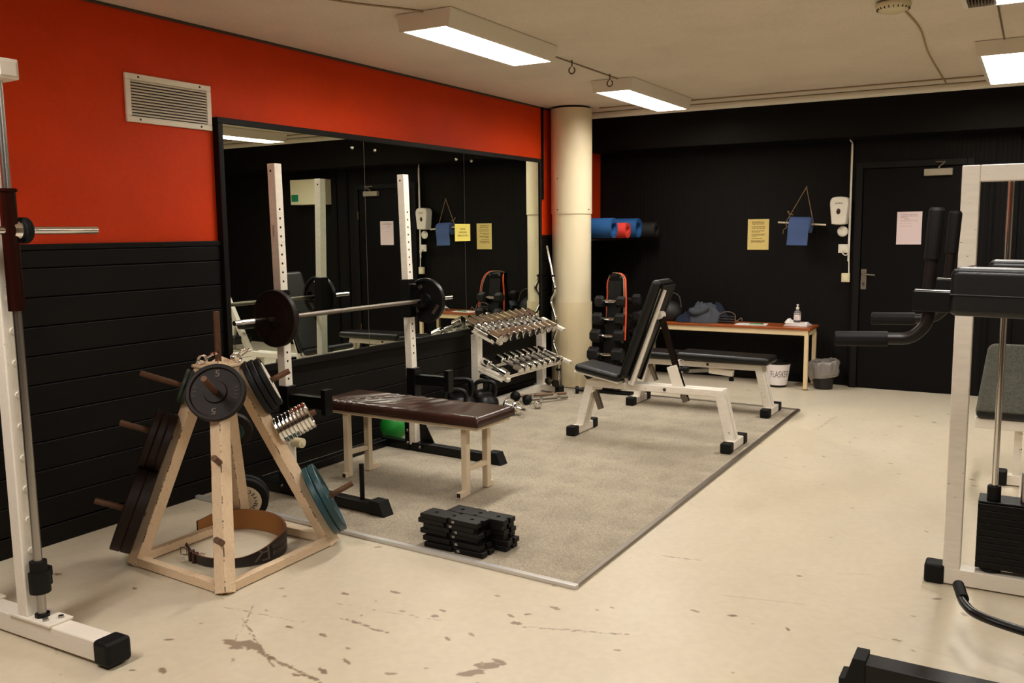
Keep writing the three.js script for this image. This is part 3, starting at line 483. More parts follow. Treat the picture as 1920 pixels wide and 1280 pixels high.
// ---------- squat stand ----------
const UP = [5.207, 4.007], UX = 0.473; // uprights
{
  const o = thing('squat_rack', 'squat stand with two white perforated uprights on black feet', 'squat rack', [0.6, Y0, 4.6]);
  for (const [i, z] of UP.entries()) {
    const x0 = UX - 0.0275, x1 = UX + 0.0275, z0 = z - 0.028, z1 = z + 0.028;
    const dz = 0.05; // each foot runs very slightly away from the mirror's normal
    part(o, 'foot', [bar(V(0.175, Y0 + 0.031, z - 0.026), V(1.16, Y0 + 0.031, z + 0.052), 0.062, 0.057, V(0, 0, 1))], M.blackMetal);
    const cap = new THREE.ExtrudeGeometry(new THREE.Shape([[-0.05, 0], [0.05, 0], [0.016, 0.072], [-0.05, 0.072]].map(([a, b]) => new THREE.Vector2(a, b))), { depth: 0.074, bevelEnabled: true, bevelSize: 0.003, bevelThickness: 0.003, bevelSegments: 2 }).translate(0, 0, -0.037).rotateY(-0.078).translate(1.165, Y0 + 0.002, z + 0.05);
    part(o, 'foot_cap', cap, M.rubber);
    const lean = new THREE.Matrix4().makeTranslation(UX, 0, z).multiply(new THREE.Matrix4().makeRotationZ(i ? 0.028 : 0.017)).multiply(new THREE.Matrix4().makeTranslation(-UX, 0, -z)); // they lean slightly towards the wall
    const L = (g) => join(g).applyMatrix4(lean);
    const front = part(o, 'upright', L(metric(rbox(x0, x1, 0.05, 1.885, z0, z1, 0.004))), M.white);
    part(front, 'bolt_hole', L(rod(V(UX - 0.003, 1.845, z1 - 0.002), V(UX - 0.003, 1.845, z1 + 0.0008), 0.0065, 14)), M.blackFrame);
    for (let k = 0; k < 25; k++) { const y = 1.635 - k * 0.05; if ((y < 1.19 && y > 0.93) || y < 0.66) continue; part(front, 'pin_hole', L(rod(V(x1 - 0.004, y, z + 0.004), V(x1 + 0.0008, y, z + 0.004), 0.0065, 14)), M.blackFrame); }
    // sleeves: bar hook above, safety arm below
    part(o, 'hook_sleeve', L([rbox(x0 - 0.008, x1 + 0.008, 0.93, 1.187, z0 - 0.008, z1 + 0.008, 0.004)]), M.blackMetal);
    const hk = i ? 0.018 : 0.006;
    part(o, 'bar_hook', [rbox(x1 - 0.03, x1 + 0.062 + hk, 0.995, 1.02, z - 0.025, z + 0.025, 0.003), rbox(x1 + 0.05 + hk, x1 + 0.062 + hk, 1.021, 1.075, z - 0.025, z + 0.025, 0.003)].map((g) => g.translate(-0.008, 0.004, 0)), M.blackMetal);
    part(o, 'sleeve_pin', L([rod(V(x1 + 0.008, 1.15, z), V(x1 + 0.04, 1.15, z), 0.007, 12)]), M.steel);
    const at = i ? 0.585 : 0.645;
    part(o, 'safety_arm', [rbox(x0 - 0.008, x1 + 0.008, at - 0.24, at, z0 - 0.008, z1 + 0.008, 0.004), rbox(x1, x1 + 0.27, at - 0.115, at - 0.045, z - 0.025, z + 0.025, 0.004), rbox(x1 + 0.245, x1 + 0.28, at - 0.145, at + 0.0, z - 0.03, z + 0.03, 0.004)], M.blackMetal);
    // gusset plates at the foot with bolts
    const gus = new THREE.ExtrudeGeometry(new THREE.Shape([[-0.06, 0.0], [0.16, 0.0], [0.045, 0.2], [-0.06, 0.2]].map(([a, b]) => new THREE.Vector2(a, b))), { depth: 0.008, bevelEnabled: false }).translate(UX, 0.03, i ? z0 - 0.0075 : z1 - 0.0005);
    part(o, 'gusset', i ? [gus, rbox(x0 - 0.035, x0 + 0.001, 0.02, 0.3, z0 + 0.01, z1 + 0.006, 0.003)] : [gus, rbox(x0 - 0.012, x0 + 0.002, 0.02, 0.3, z0, z1 + 0.004, 0.003)], M.blackMetal);
    for (const [x, y] of [[x0 - 0.012, 0.27], [x0 - 0.012, 0.15], [x0 - 0.01, 0.065], [x0 + 0.1, 0.045], [0.20, 0.045]]) part(o, 'bolt', new THREE.SphereGeometry(0.0105, 12, 8, 0, 6.283, 0, 1.57).rotateX(1.5708).translate(x, y, x > 0.2 && y > 0.1 ? z1 + 0.006 : z + 0.005 + (x - 0.4) * 0.08 + 0.028), M.dullSteel);
  }
  part(o, 'cross_tube', rbox(0.17, 0.235, Y0 + 0.006, Y0 + 0.052, UP[1] + 0.012, UP[0] - 0.06, 0.004), M.blackMetal);
  part(o, 'band_peg', [rod(V(1.02, Y0 + 0.055, 5.235), V(1.02, 0.262, 5.235), 0.0135, 18)], M.blackMetal);
  part(o, 'storage_knob', [rod(V(0.5, 0.318, 5.20), V(0.565, 0.318, 5.20), 0.028, 24), rod(V(0.5, 0.318, 5.20), V(0.57, 0.318, 5.20), 0.012, 16)], M.creamPlastic);
  const logoLean = -0.017 * 1.5; const logo = canvasTex(64, 256, (c) => { c.clearRect(0, 0, 64, 256); c.fillStyle = 'rgb(222,214,198)'; c.fillRect(0, 0, 64, 256); c.save(); c.translate(22, 14); c.rotate(1.5708); c.fillStyle = 'rgb(60,40,24)'; c.font = 'italic bold 40px serif'; c.fillText('Fassione', 0, 0, 222); c.restore(); });
  part(o, 'maker_print', box(UX - 0.018 + logoLean, UX + 0.008 + logoLean, 1.46, 1.55, UP[0] + 0.0278, UP[0] + 0.0286), std(0xffffff, 0.4, 0, { map: logo }));
}
// ---------- barbell on the stand, its two plates ----------
{
  const x = 0.535, y = 1.04;
  const o = thing('barbell', 'long steel barbell resting on the squat stand hooks', 'barbell', [x, y - 0.0135, 4.63]);
  part(o, 'shaft', rod(V(x, y, 3.80), V(x, y, 5.44), 0.0135, 24), M.dullSteel);
  for (const [p, q] of [[4.12, 4.44], [4.80, 5.08]]) part(o, 'knurling', rod(V(x, y, p), V(x, y, q), 0.0139, 24), std(0x8a8178, 0.55, 1));
  for (const [p, q] of [[5.50, 5.635], [3.62, 3.80]]) part(o, 'bar_end', rod(V(x, y, p), V(x, y, q), 0.0137, 24), M.chrome);
  part(o, 'worn_sleeve', rod(V(x, y, 5.40), V(x, y, 5.50), 0.0136, 24), std(0x2c2019, 0.4, 0.8));
  const big = makePlate('weight_plate', 'worn dark brown plate on the nearer end of the barbell', 'weight plate', 0.157, 0.036, M.iron, { rim: 0.006, hub: 0.045, disc: [turned([[0.09, 0.0225], [0.092, 0.026], [0.094, 0.0225]], 48), M.iron] });
  lay(big, V(x, y, 5.322), V(0, 0, 1));
  const far = makePlate('weight_plate', 'black plate with pale cast lettering on the farther end of the barbell', 'weight plate', 0.152, 0.034, M.blackIron, { rim: 0.018, hub: 0.045, words: [['10', 0.45, 0.026], ['YORK', -2.2, 0.022], ['KG', 2.3, 0.022]] });
  lay(far, V(x, y, 3.948 - 0.034), V(0, 0, 1));
}
// ---------- flat bench with the brown cushion ----------
{
  const o = thing('flat_bench', 'low cream steel bench with a creased dark brown leather cushion', 'bench', [0.94, Y0, 4.65]);
  // cushion: a slightly sagging slab with rolled edges and creases
  const W = 120, D = 24, pos = [], idx = [], uv = [];
  const cor = (s, t) => { const x0 = 0.345 + 0.0 * t, x1 = 1.535, zn = 4.83 + 0.035 * s, zf = 4.45 + 0.012 * s; return V(x0 + (x1 - x0) * s, 0, zf + (zn - zf) * t); };
  const crease = (s, t) => { let h = 0; for (const [c, a, w, d] of [[0.20, 0.9, 0.013, 1.2], [0.245, 0.8, 0.011, 1.3], [0.29, 0.8, 0.012, 1.2], [0.335, 0.7, 0.012, 0.9], [0.15, 0.9, 0.016, 0.8], [0.41, 0.6, 0.018, 0.8], [0.48, 0.5, 0.018, 0.6], [0.56, 0.5, 0.02, 0.7], [0.66, 0.4, 0.022, 0.6], [0.75, -0.3, 0.022, 0.6], [0.84, -0.4, 0.02, 0.5]]) { const q = (s - c + a * (t - 0.5) * 0.3) / w; h -= 0.0115 * d * Math.exp(-q * q) * (0.35 + 0.65 * Math.sin(Math.PI * Math.min(1, t * 1.1))); } return h; };
  const e = (d) => Math.sqrt(Math.max(0, 1 - (1 - Math.min(1, d)) ** 2));
  for (let i = 0; i <= W; i++) for (let j = 0; j <= D; j++) {
    const f = (k, n) => { const u = k / n; return u < 0.5 ? 0.5 * Math.pow(2 * u, 1.6) : 1 - 0.5 * Math.pow(2 - 2 * u, 1.6); };
    const s = f(i, W), t = f(j, D), p = cor(s, t);
    const ex = e(Math.min(s, 1 - s) * 1.19 / 0.03), ez = e(Math.min(t, 1 - t) * 0.4 / 0.028);
    const y = 0.452 + (0.043 + 0.004 * Math.sin(3.1 * s + 0.6) - 0.004 * Math.sin(Math.PI * t) * 0.5) * Math.min(ex, ez) + crease(s, t) * Math.min(ex, ez);
    pos.push(p.x, y, p.z); uv.push(p.x, p.z);
  }
  const n = D + 1; for (let i = 0; i < W; i++) for (let j = 0; j < D; j++) { const a = i * n + j; idx.push(a, a + 1, a + n, a + 1, a + n + 1, a + n); }
  const top = new THREE.BufferGeometry(); top.setAttribute('position', new THREE.Float32BufferAttribute(pos, 3)); top.setAttribute('uv', new THREE.Float32BufferAttribute(uv, 2)); top.setIndex(idx); top.computeVertexNormals();
  // skirt down to the board
  const ring = []; for (let i = 0; i <= W; i++) ring.push(i * n); for (let j = 1; j <= D; j++) ring.push(W * n + j); for (let i = W - 1; i >= 0; i--) ring.push(i * n + D); for (let j = D - 1; j > 0; j--) ring.push(j);
  const sp = [], si = [], su = []; for (const k of ring) { const x = pos[3 * k], y = pos[3 * k + 1], z = pos[3 * k + 2]; sp.push(x, y, z, x, 0.437, z); su.push(x + z, y, x + z, 0.437); }
  for (let k = 0; k < ring.length; k++) { const a = 2 * k, b = 2 * ((k + 1) % ring.length); si.push(a, a + 1, b, b, a + 1, b + 1); }
  const skirt = new THREE.BufferGeometry(); skirt.setAttribute('position', new THREE.Float32BufferAttribute(sp, 3)); skirt.setAttribute('uv', new THREE.Float32BufferAttribute(su, 2)); skirt.setIndex(si.flatMap((v, i) => i % 3 === 0 ? [si[i], si[i + 2], si[i + 1]] : [])); skirt.computeVertexNormals();
  const leather = M.leather.clone(); leather.side = THREE.DoubleSide;
  part(o, 'cushion', [top, skirt], leather);
  part(o, 'top_frame', [bar(V(0.37, 0.425, 4.785), V(1.515, 0.425, 4.825), 0.028, 0.028), bar(V(0.37, 0.425, 4.49), V(1.515, 0.425, 4.50), 0.028, 0.028), bar(V(0.385, 0.425, 4.49), V(0.385, 0.425, 4.785), 0.028, 0.028, V(0, 1, 0)), bar(V(1.50, 0.425, 4.50), V(1.50, 0.425, 4.82), 0.028, 0.028, V(0, 1, 0))], M.benchCream);
  for (const [x, zn, zf, en, ef] of [[0.515, 4.755, 4.575, 4.80, 4.475], [1.372, 4.745, 4.54, 4.825, 4.49]]) {
    part(o, 'leg', metric(rbox(x - 0.019, x + 0.019, Y0 + 0.002, 0.42, zn - 0.019, zn + 0.019, 0.003)), M.benchCream);
    part(o, 'leg', metric(rbox(x - 0.019 + 0.012, x + 0.019 + 0.012, Y0 + 0.002, 0.42, zf - 0.019, zf + 0.019, 0.003)), M.benchCream);
    part(o, 'brace', bar(V(x, 0.16, zn - 0.018), V(x + 0.012, 0.16, zf + 0.018), 0.03, 0.03, V(0, 1, 0)), M.benchCream);
    const feet = part(o, 'foot', rbox(x - 0.016, x + 0.016, Y0, Y0 + 0.032, zn, en, 0.002), M.benchCream);
    part(o, 'foot', rbox(x - 0.004, x + 0.028, Y0, Y0 + 0.032, ef, zf, 0.002), M.benchCream);
    part(feet, 'open_end', box(x - 0.012, x + 0.012, Y0 + 0.004, Y0 + 0.028, en - 0.001, en + 0.0006), std(0x241a12, 0.8));
  }
}
// ---------- pile of black machine weights on the carpet ----------
{
  const shape = new THREE.Shape(); const hw = 0.165, hd = 0.048;
  for (const [i, [x, z]] of [[-hw, -hd], [-0.012, -hd], [-0.012, -hd + 0.012], [0.012, -hd + 0.012], [0.012, -hd], [hw, -hd], [hw, -0.012], [hw - 0.014, -0.012], [hw - 0.014, 0.012], [hw, 0.012], [hw, hd], [0.02, hd], [0.02, hd - 0.012], [-0.004, hd - 0.012], [-0.004, hd], [-hw, hd]].entries()) shape[i ? 'lineTo' : 'moveTo'](x, z);
  for (const x of [-0.105, 0.0, 0.105]) { const h = new THREE.Path(); h.absarc(x, 0, 0.012, 0, 6.2832, true); shape.holes.push(h); }
  const g = new THREE.ExtrudeGeometry(shape, { depth: 0.020, bevelEnabled: true, bevelSize: 0.0025, bevelThickness: 0.0025, bevelSegments: 1, curveSegments: 10 }).rotateX(-1.5708).translate(0, 0.0025, 0);
  const blackBrick = dim(0x0b0807, 0.5, 0.6);
  const level = ['lowest', 'second', 'third', 'fourth', 'fifth', 'topmost'];
  const rows = [ // x, z, turn for every layer: near row, far row
    [[1.815, 5.497, 0.03], [1.80, 5.485, 0.05], [1.79, 5.475, 0.04], [1.80, 5.48, 0.07], [1.79, 5.485, 0.08], [1.80, 5.49, 0.06]],
    [[1.855, 5.388, 0.03], [1.86, 5.385, 0.02], [1.845, 5.372, 0.05], [1.85, 5.376, 0.06], [1.853, 5.38, 0.07], [1.858, 5.384, 0.06]],
  ];
  const shift = [[[0.012, 0.01], [0.008, 0.008], [-0.012, -0.004], [-0.004, -0.006], [-0.022, -0.008], [-0.016, -0.010]], [[0.022, -0.008], [0.024, -0.01], [0.012, -0.006], [0.018, -0.004], [0.008, 0.0], [0.012, -0.002]]];
  for (const r of [0, 1]) rows[r] = rows[r].map(([x, z, a], k) => [x + shift[r][k][0], z + shift[r][k][1], -a]);
  const first = thing('weight_brick', 'x', 'weight', [0, 0, 0]); own(first, 'slab', g, blackBrick);
  const nums = [['95', null, '15', null, '60', '50'], [null, null, null, null, null, null]];
  for (let r = 0; r < 2; r++) for (let k = 0; k < 6; k++) {
    const [x, z, a] = rows[r][k], label = `black slotted weight block, ${level[k]} of the ${r ? 'row nearer the benches' : 'row nearer the edge strip'}`;
    const o = r || k ? dup(first, [x, Y0 + k * 0.0252, z], a, label) : first;
    if (o === first) { o.position.set(x, Y0, z); o.rotation.y = a; tag(o, label); }
    if (nums[r][k]) own(o, 'number', letters(nums[r][k], 0.011, 0.0012).translate(0.03, 0.0125, hd + 0.003), std(0xb9b0a6, 0.6));
  }
}
// ---------- green ball ----------
{
  const o = thing('exercise_ball', 'green rubber ball on the floor behind the brown bench', 'ball', [0.158, Y0, 3.835]);
  own(o, 'ball', new THREE.SphereGeometry(0.1, 48, 32).translate(0, 0.1, 0), M.green);
  own(o, 'valve', rod(V(0.0, 0.197, 0.0), V(0.0, 0.2015, 0.0), 0.006, 12), std(0x0d5a1c, 0.5));
}

// ---------- two-tier rack of chrome dumbbells along the mirror wall ----------
{
  const o = thing('dumbbell_rack', 'white two-tier steel rack holding chrome dumbbells under the mirror', 'dumbbell rack', [0.2, 0, 2.13]);
  const zp = [1.53, 2.66];
  for (const z of zp) {
    part(o, 'post', metric(rbox(0.095, 0.165, 0.03, 0.655, z - 0.035, z + 0.035, 0.004)), M.white);
    part(o, 'foot', [bar(V(0.07, 0.045, z - 0.01), V(0.335, 0.045, z + 0.06), 0.06, 0.06, V(0, 0, 1))], M.white);
    part(o, 'foot_cap', bar(V(0.325, 0.045, z + 0.057), V(0.385, 0.045, z + 0.073), 0.07, 0.072, V(0, 0, 1), 0.012), M.rubber);
    for (const [dx, y] of [[0.27, 0.30], [0.20, 0.60]]) part(o, 'bracket', bar(V(0.14, y + 0.09, z), V(0.14 + dx + 0.03, y - 0.01, z), 0.05, 0.03, V(0, 0, 1)), M.white);
  }
  part(o, 'base_tube', rbox(0.09, 0.15, 0.005, 0.065, zp[0], zp[1], 0.004), M.white);
  for (const [xr, yr, xf, yf, w] of [[0.155, 0.690, 0.325, 0.612, 0.028], [0.215, 0.372, 0.405, 0.308, 0.028]]) { // angle rails under each tier
    for (const [x, y] of [[xr, yr], [xf, yf]]) {
      part(o, 'rail', [bar(V(x, y, zp[0] + 0.2), V(x, y, zp[1] + 0.10), 0.004, w, V(0.38, 0.92, 0)), bar(V(x + w * 0.46, y - w * 0.46 * 0.42 + 0.012, zp[0] + 0.2), V(x + w * 0.46, y - w * 0.46 * 0.42 + 0.012, zp[1] + 0.10), 0.026, 0.004, V(0.38, 0.92, 0))], M.white);
    }
    part(o, 'rail_end', [bar(V(xr - 0.01, yr, zp[1] + 0.09), V(xf + 0.025, yf - 0.01, zp[1] + 0.09), 0.022, 0.005, V(0.38, 0.92, 0))], M.white);
  }
}
function chromeDumbbell(r, hl, len, label) { // along +x, centred
  const o = thing('chrome_dumbbell', label, 'dumbbell', [0, 0, 0]);
  const headG = turned([[0, 0], [r - 0.006, 0], [r, 0.006], [r, hl - 0.008], [r - 0.008, hl], [0.017, hl], [0.015, hl + 0.004]], 36);
  for (const s of [1, -1]) own(o, 'head', headG.clone().rotateZ(s * 1.5708).translate(s * len / 2, 0, 0), M.chrome);
  own(o, 'handle', [rod(V(-len / 2 + hl, 0, 0), V(len / 2 - hl, 0, 0), 0.0135, 20), turned([[0.0135, -0.03], [0.0165, -0.012], [0.0165, 0.012], [0.0135, 0.03]], 20).rotateZ(1.5708)], M.steel);
  return o;
}
{
  const ord = ['first', 'second', 'third', 'fourth', 'fifth', 'sixth', 'seventh', 'eighth', 'ninth', 'tenth'];
  const placeDB = (o, rear, front) => { const d = front.clone().sub(rear).normalize(); o.quaternion.setFromUnitVectors(V(1, 0, 0), d); o.position.copy(rear).add(front).multiplyScalar(0.5); o.updateMatrixWorld(true); };
  const big = chromeDumbbell(0.041, 0.105, 0.335, 'chrome dumbbell on the upper tier, first from the pillar');
  for (let k = 0; k < 10; k++) {
    const z = 1.745 + k * 0.1085, o = k ? dup(big, [0, 0, 0], undefined, `chrome dumbbell on the upper tier, ${ord[k]} from the pillar`) : big;
    placeDB(o, V(0.085, 0.775, z + 0.0), V(0.40, 0.63, z));
    const s = 0.92 + 0.016 * k; o.scale.set(1, s, s);
  }
  const small = chromeDumbbell(0.029, 0.085, 0.30, 'slim chrome dumbbell on the lower tier, first from the pillar');
  const zl = [1.73, 1.835, 1.94, 2.045, 2.15, 2.255, 2.36, 2.47, 2.70];
  for (let k = 0; k < 9; k++) {
    const o = k ? dup(small, [0, 0, 0], undefined, k === 8 ? 'chrome dumbbell alone at the far end of the lower tier from the pillar' : `slim chrome dumbbell on the lower tier, ${ord[k]} from the pillar`) : small;
    placeDB(o, V(0.17, 0.44, zl[k] - 0.07), V(0.455, 0.345, zl[k])); const s = 0.72 + 0.045 * k; o.scale.set(1, s, s);
  }
}
// ---------- curl bars leaning on the column ----------
{
  const pts = [[0.085, 1.36, 1.33], [0.125, 1.20, 1.335], [0.165, 1.035, 1.345], [0.20, 0.955, 1.36], [0.13, 0.845, 1.34], [0.20, 0.69, 1.37], [0.22, 0.56, 1.38], [0.165, 0.45, 1.36], [0.25, 0.30, 1.39], [0.243, 0.22, 1.39], [0.245, 0.10, 1.385], [0.25, 0.012, 1.385]].map((p) => V(...p));
  const o = thing('curl_bar', 'chrome zigzag curl bar leaning upright against the pillar', 'curl bar', [0.25, Y0, 1.385]);
  part(o, 'bent_bar', bent(pts, 0.0145, 0.035, 14), M.chrome);
  for (const [a, b, t] of [[1, 2, 0.75], [9, 10, 0.2]]) { const d = pts[b].clone().sub(pts[a]), p = pts[a].clone().addScaledVector(d, t); part(o, 'collar', along(turned([[0.012, -0.009], [0.028, -0.009], [0.028, 0.009], [0.012, 0.009]], 28), p, p.clone().add(d.setLength(0.001))), M.blackMetal); }
  const p2 = [[0.215, 1.30, 1.30], [0.23, 0.9, 1.33], [0.262, 0.3, 1.375], [0.278, 0.012, 1.40]].map((p) => V(...p));
  const q = thing('thin_bar', 'short thin steel bar standing beside the foot of the curl bar', 'bar', [0.278, Y0, 1.40]);
  part(q, 'shaft', rod(V(0.262, 0.24, 1.388), V(0.282, 0.012, 1.41), 0.008, 14), M.dullSteel);
  part(q, 'knob', new THREE.SphereGeometry(0.011, 14, 10).translate(0.262, 0.24, 1.388), M.dullSteel);
}
// ---------- kettlebells ----------
{
  const o = thing('kettlebell', 'black kettlebell with a broad handle, nearest the chrome dumbbells on the floor', 'kettlebell', [0, 0, 0]);
  own(o, 'body', turned([[0, 0], [0.075, 0], [0.082, 0.006], [0.105, 0.05], [0.112, 0.095], [0.104, 0.14], [0.08, 0.172], [0.04, 0.186], [0, 0.188]], 48), M.blackIron);
  const hp = [V(-0.068, 0.155, 0), V(-0.082, 0.21, 0), V(-0.078, 0.265, 0), V(-0.05, 0.288, 0), V(0, 0.292, 0), V(0.05, 0.288, 0), V(0.078, 0.265, 0), V(0.082, 0.21, 0), V(0.068, 0.155, 0)];
  own(o, 'handle', pipe(hp, 0.0175, 60, 16), M.blackIron);
  own(o, 'base_pad', turned([[0.02, 0.002], [0.073, 0.002], [0.073, -0.001]], 36), M.rubber);
  o.position.set(0.315, Y0, 2.83); o.rotation.y = 0.35; o.scale.setScalar(1.0);
  const more = [[0.20, 3.02, 0.5, 1.13, 'black kettlebell between the two others behind the brown bench'], [0.30, 3.24, 0.4, 0.98, 'black kettlebell partly hidden by the brown bench end'], [0.155, 2.66, 0.2, 1.02, 'black kettlebell at the wall under the dumbbell rack']];
  for (const [x, z, a, s, l] of more) { const c = dup(o, [x, Y0, z], a, l); c.scale.setScalar(s); }
}
// ---------- loose bars and dumbbells on the carpet in front of the rack ----------
{
  const star = (r) => { const s = new THREE.Shape(); for (let i = 0; i < 24; i++) { const a = i / 24 * 6.2832, k = r * (i % 4 < 2 ? 1 : 0.84); s[i ? 'lineTo' : 'moveTo'](Math.cos(a) * k, Math.sin(a) * k); } const h = new THREE.Path(); h.absarc(0, 0, 0.012, 0, 6.2832, true); s.holes.push(h); return new THREE.ExtrudeGeometry(s, { depth: 0.012, bevelEnabled: true, bevelSize: 0.003, bevelThickness: 0.003, bevelSegments: 2 }).translate(0, 0, -0.006); };
  const o = thing('spinlock_dumbbell', 'chrome dumbbell handle with star nuts lying at the brown bench end', 'dumbbell', [0.46, Y0, 2.62], 1.05);
  const y = 0.06;
  own(o, 'handle', rod(V(0, y, -0.16), V(0, y, 0.20), 0.0125, 20), M.chrome);
  own(o, 'plate', [-0.09, 0.05].map((z) => turned(plateProfile(0.058, 0.02, 0.0125, 0.03, 0.006), 36).rotateX(1.5708).translate(0, y, z)), M.chrome);
  own(o, 'star_nut', [star(0.036).translate(0, y, 0.085), star(0.036).translate(0, y, -0.11)], M.chrome);
  const p = thing('star_nut', 'loose chrome star nut beside the handles on the carpet', 'nut', [0.53, Y0, 2.34], 0.4); own(p, 'nut', star(0.034).rotateX(0.35).translate(0, 0.032, 0), M.chrome); own(p, 'sleeve', rod(V(0, 0.028, -0.03), V(0, 0.032, 0.03), 0.017, 20), M.chrome);
  const mk = (label, a, b, m, headR) => { const A = V(...a), B = V(...b), d = B.clone().sub(A), L = d.length(); const h = thing('handle_bar', label, 'bar', [A.x, Y0, A.z]);
    part(h, 'shaft', [rod(A, B, 0.0135, 20)], m); part(h, 'ferrule', [rod(A.clone().addScaledVector(d, 0.72), A.clone().addScaledVector(d, 0.80), 0.016, 20), rod(A.clone().addScaledVector(d, 0.30), A.clone().addScaledVector(d, 0.34), 0.016, 20)], M.chrome);
    part(h, 'rubber_ball', new THREE.SphereGeometry(headR, 28, 20).translate(A.x, A.y, A.z), M.rubber); return h; };
  mk('grey steel bar with a black ball end lying nearest the carpet middle', [0.36, 0.052, 2.22], [0.56, 0.03, 1.84], M.dullSteel, 0.043);
  mk('reddish steel bar with a black ball end lying by the rack foot', [0.22, 0.062, 2.18], [0.475, 0.035, 1.70], std(0x8e7462, 0.4, 0.9), 0.046);
  const t = thing('small_dumbbell', 'small dark dumbbell lying on the rack foot by the pillar', 'dumbbell', [0.30, 0, 1.64], 0.9);
  for (const s of [-1, 1]) own(t, 'head', turned([[0, -0.02], [0.03, -0.02], [0.034, -0.012], [0.034, 0.012], [0.03, 0.02], [0, 0.02]], 28).rotateX(1.5708).translate(0, 0.092 + 0.022, s * 0.075), M.iron);
  own(t, 'handle', rod(V(0, 0.114, -0.07), V(0, 0.114, 0.07), 0.019, 20), std(0x6f6550, 0.5, 0.6));
  const c = thing('caster_roller', 'small black roller lying in front of the pillar', 'roller', [0.55, Y0, 1.52], 0.5);
  for (const s of [-1, 1]) own(c, 'head', turned([[0, -0.016], [0.03, -0.016], [0.034, -0.008], [0.034, 0.008], [0.03, 0.016], [0, 0.016]], 28).rotateZ(1.5708).translate(s * 0.045, 0.035, 0), M.rubber);
  own(c, 'axle', rod(V(-0.05, 0.035, 0), V(0.05, 0.035, 0), 0.013, 16), M.blackMetal);
}
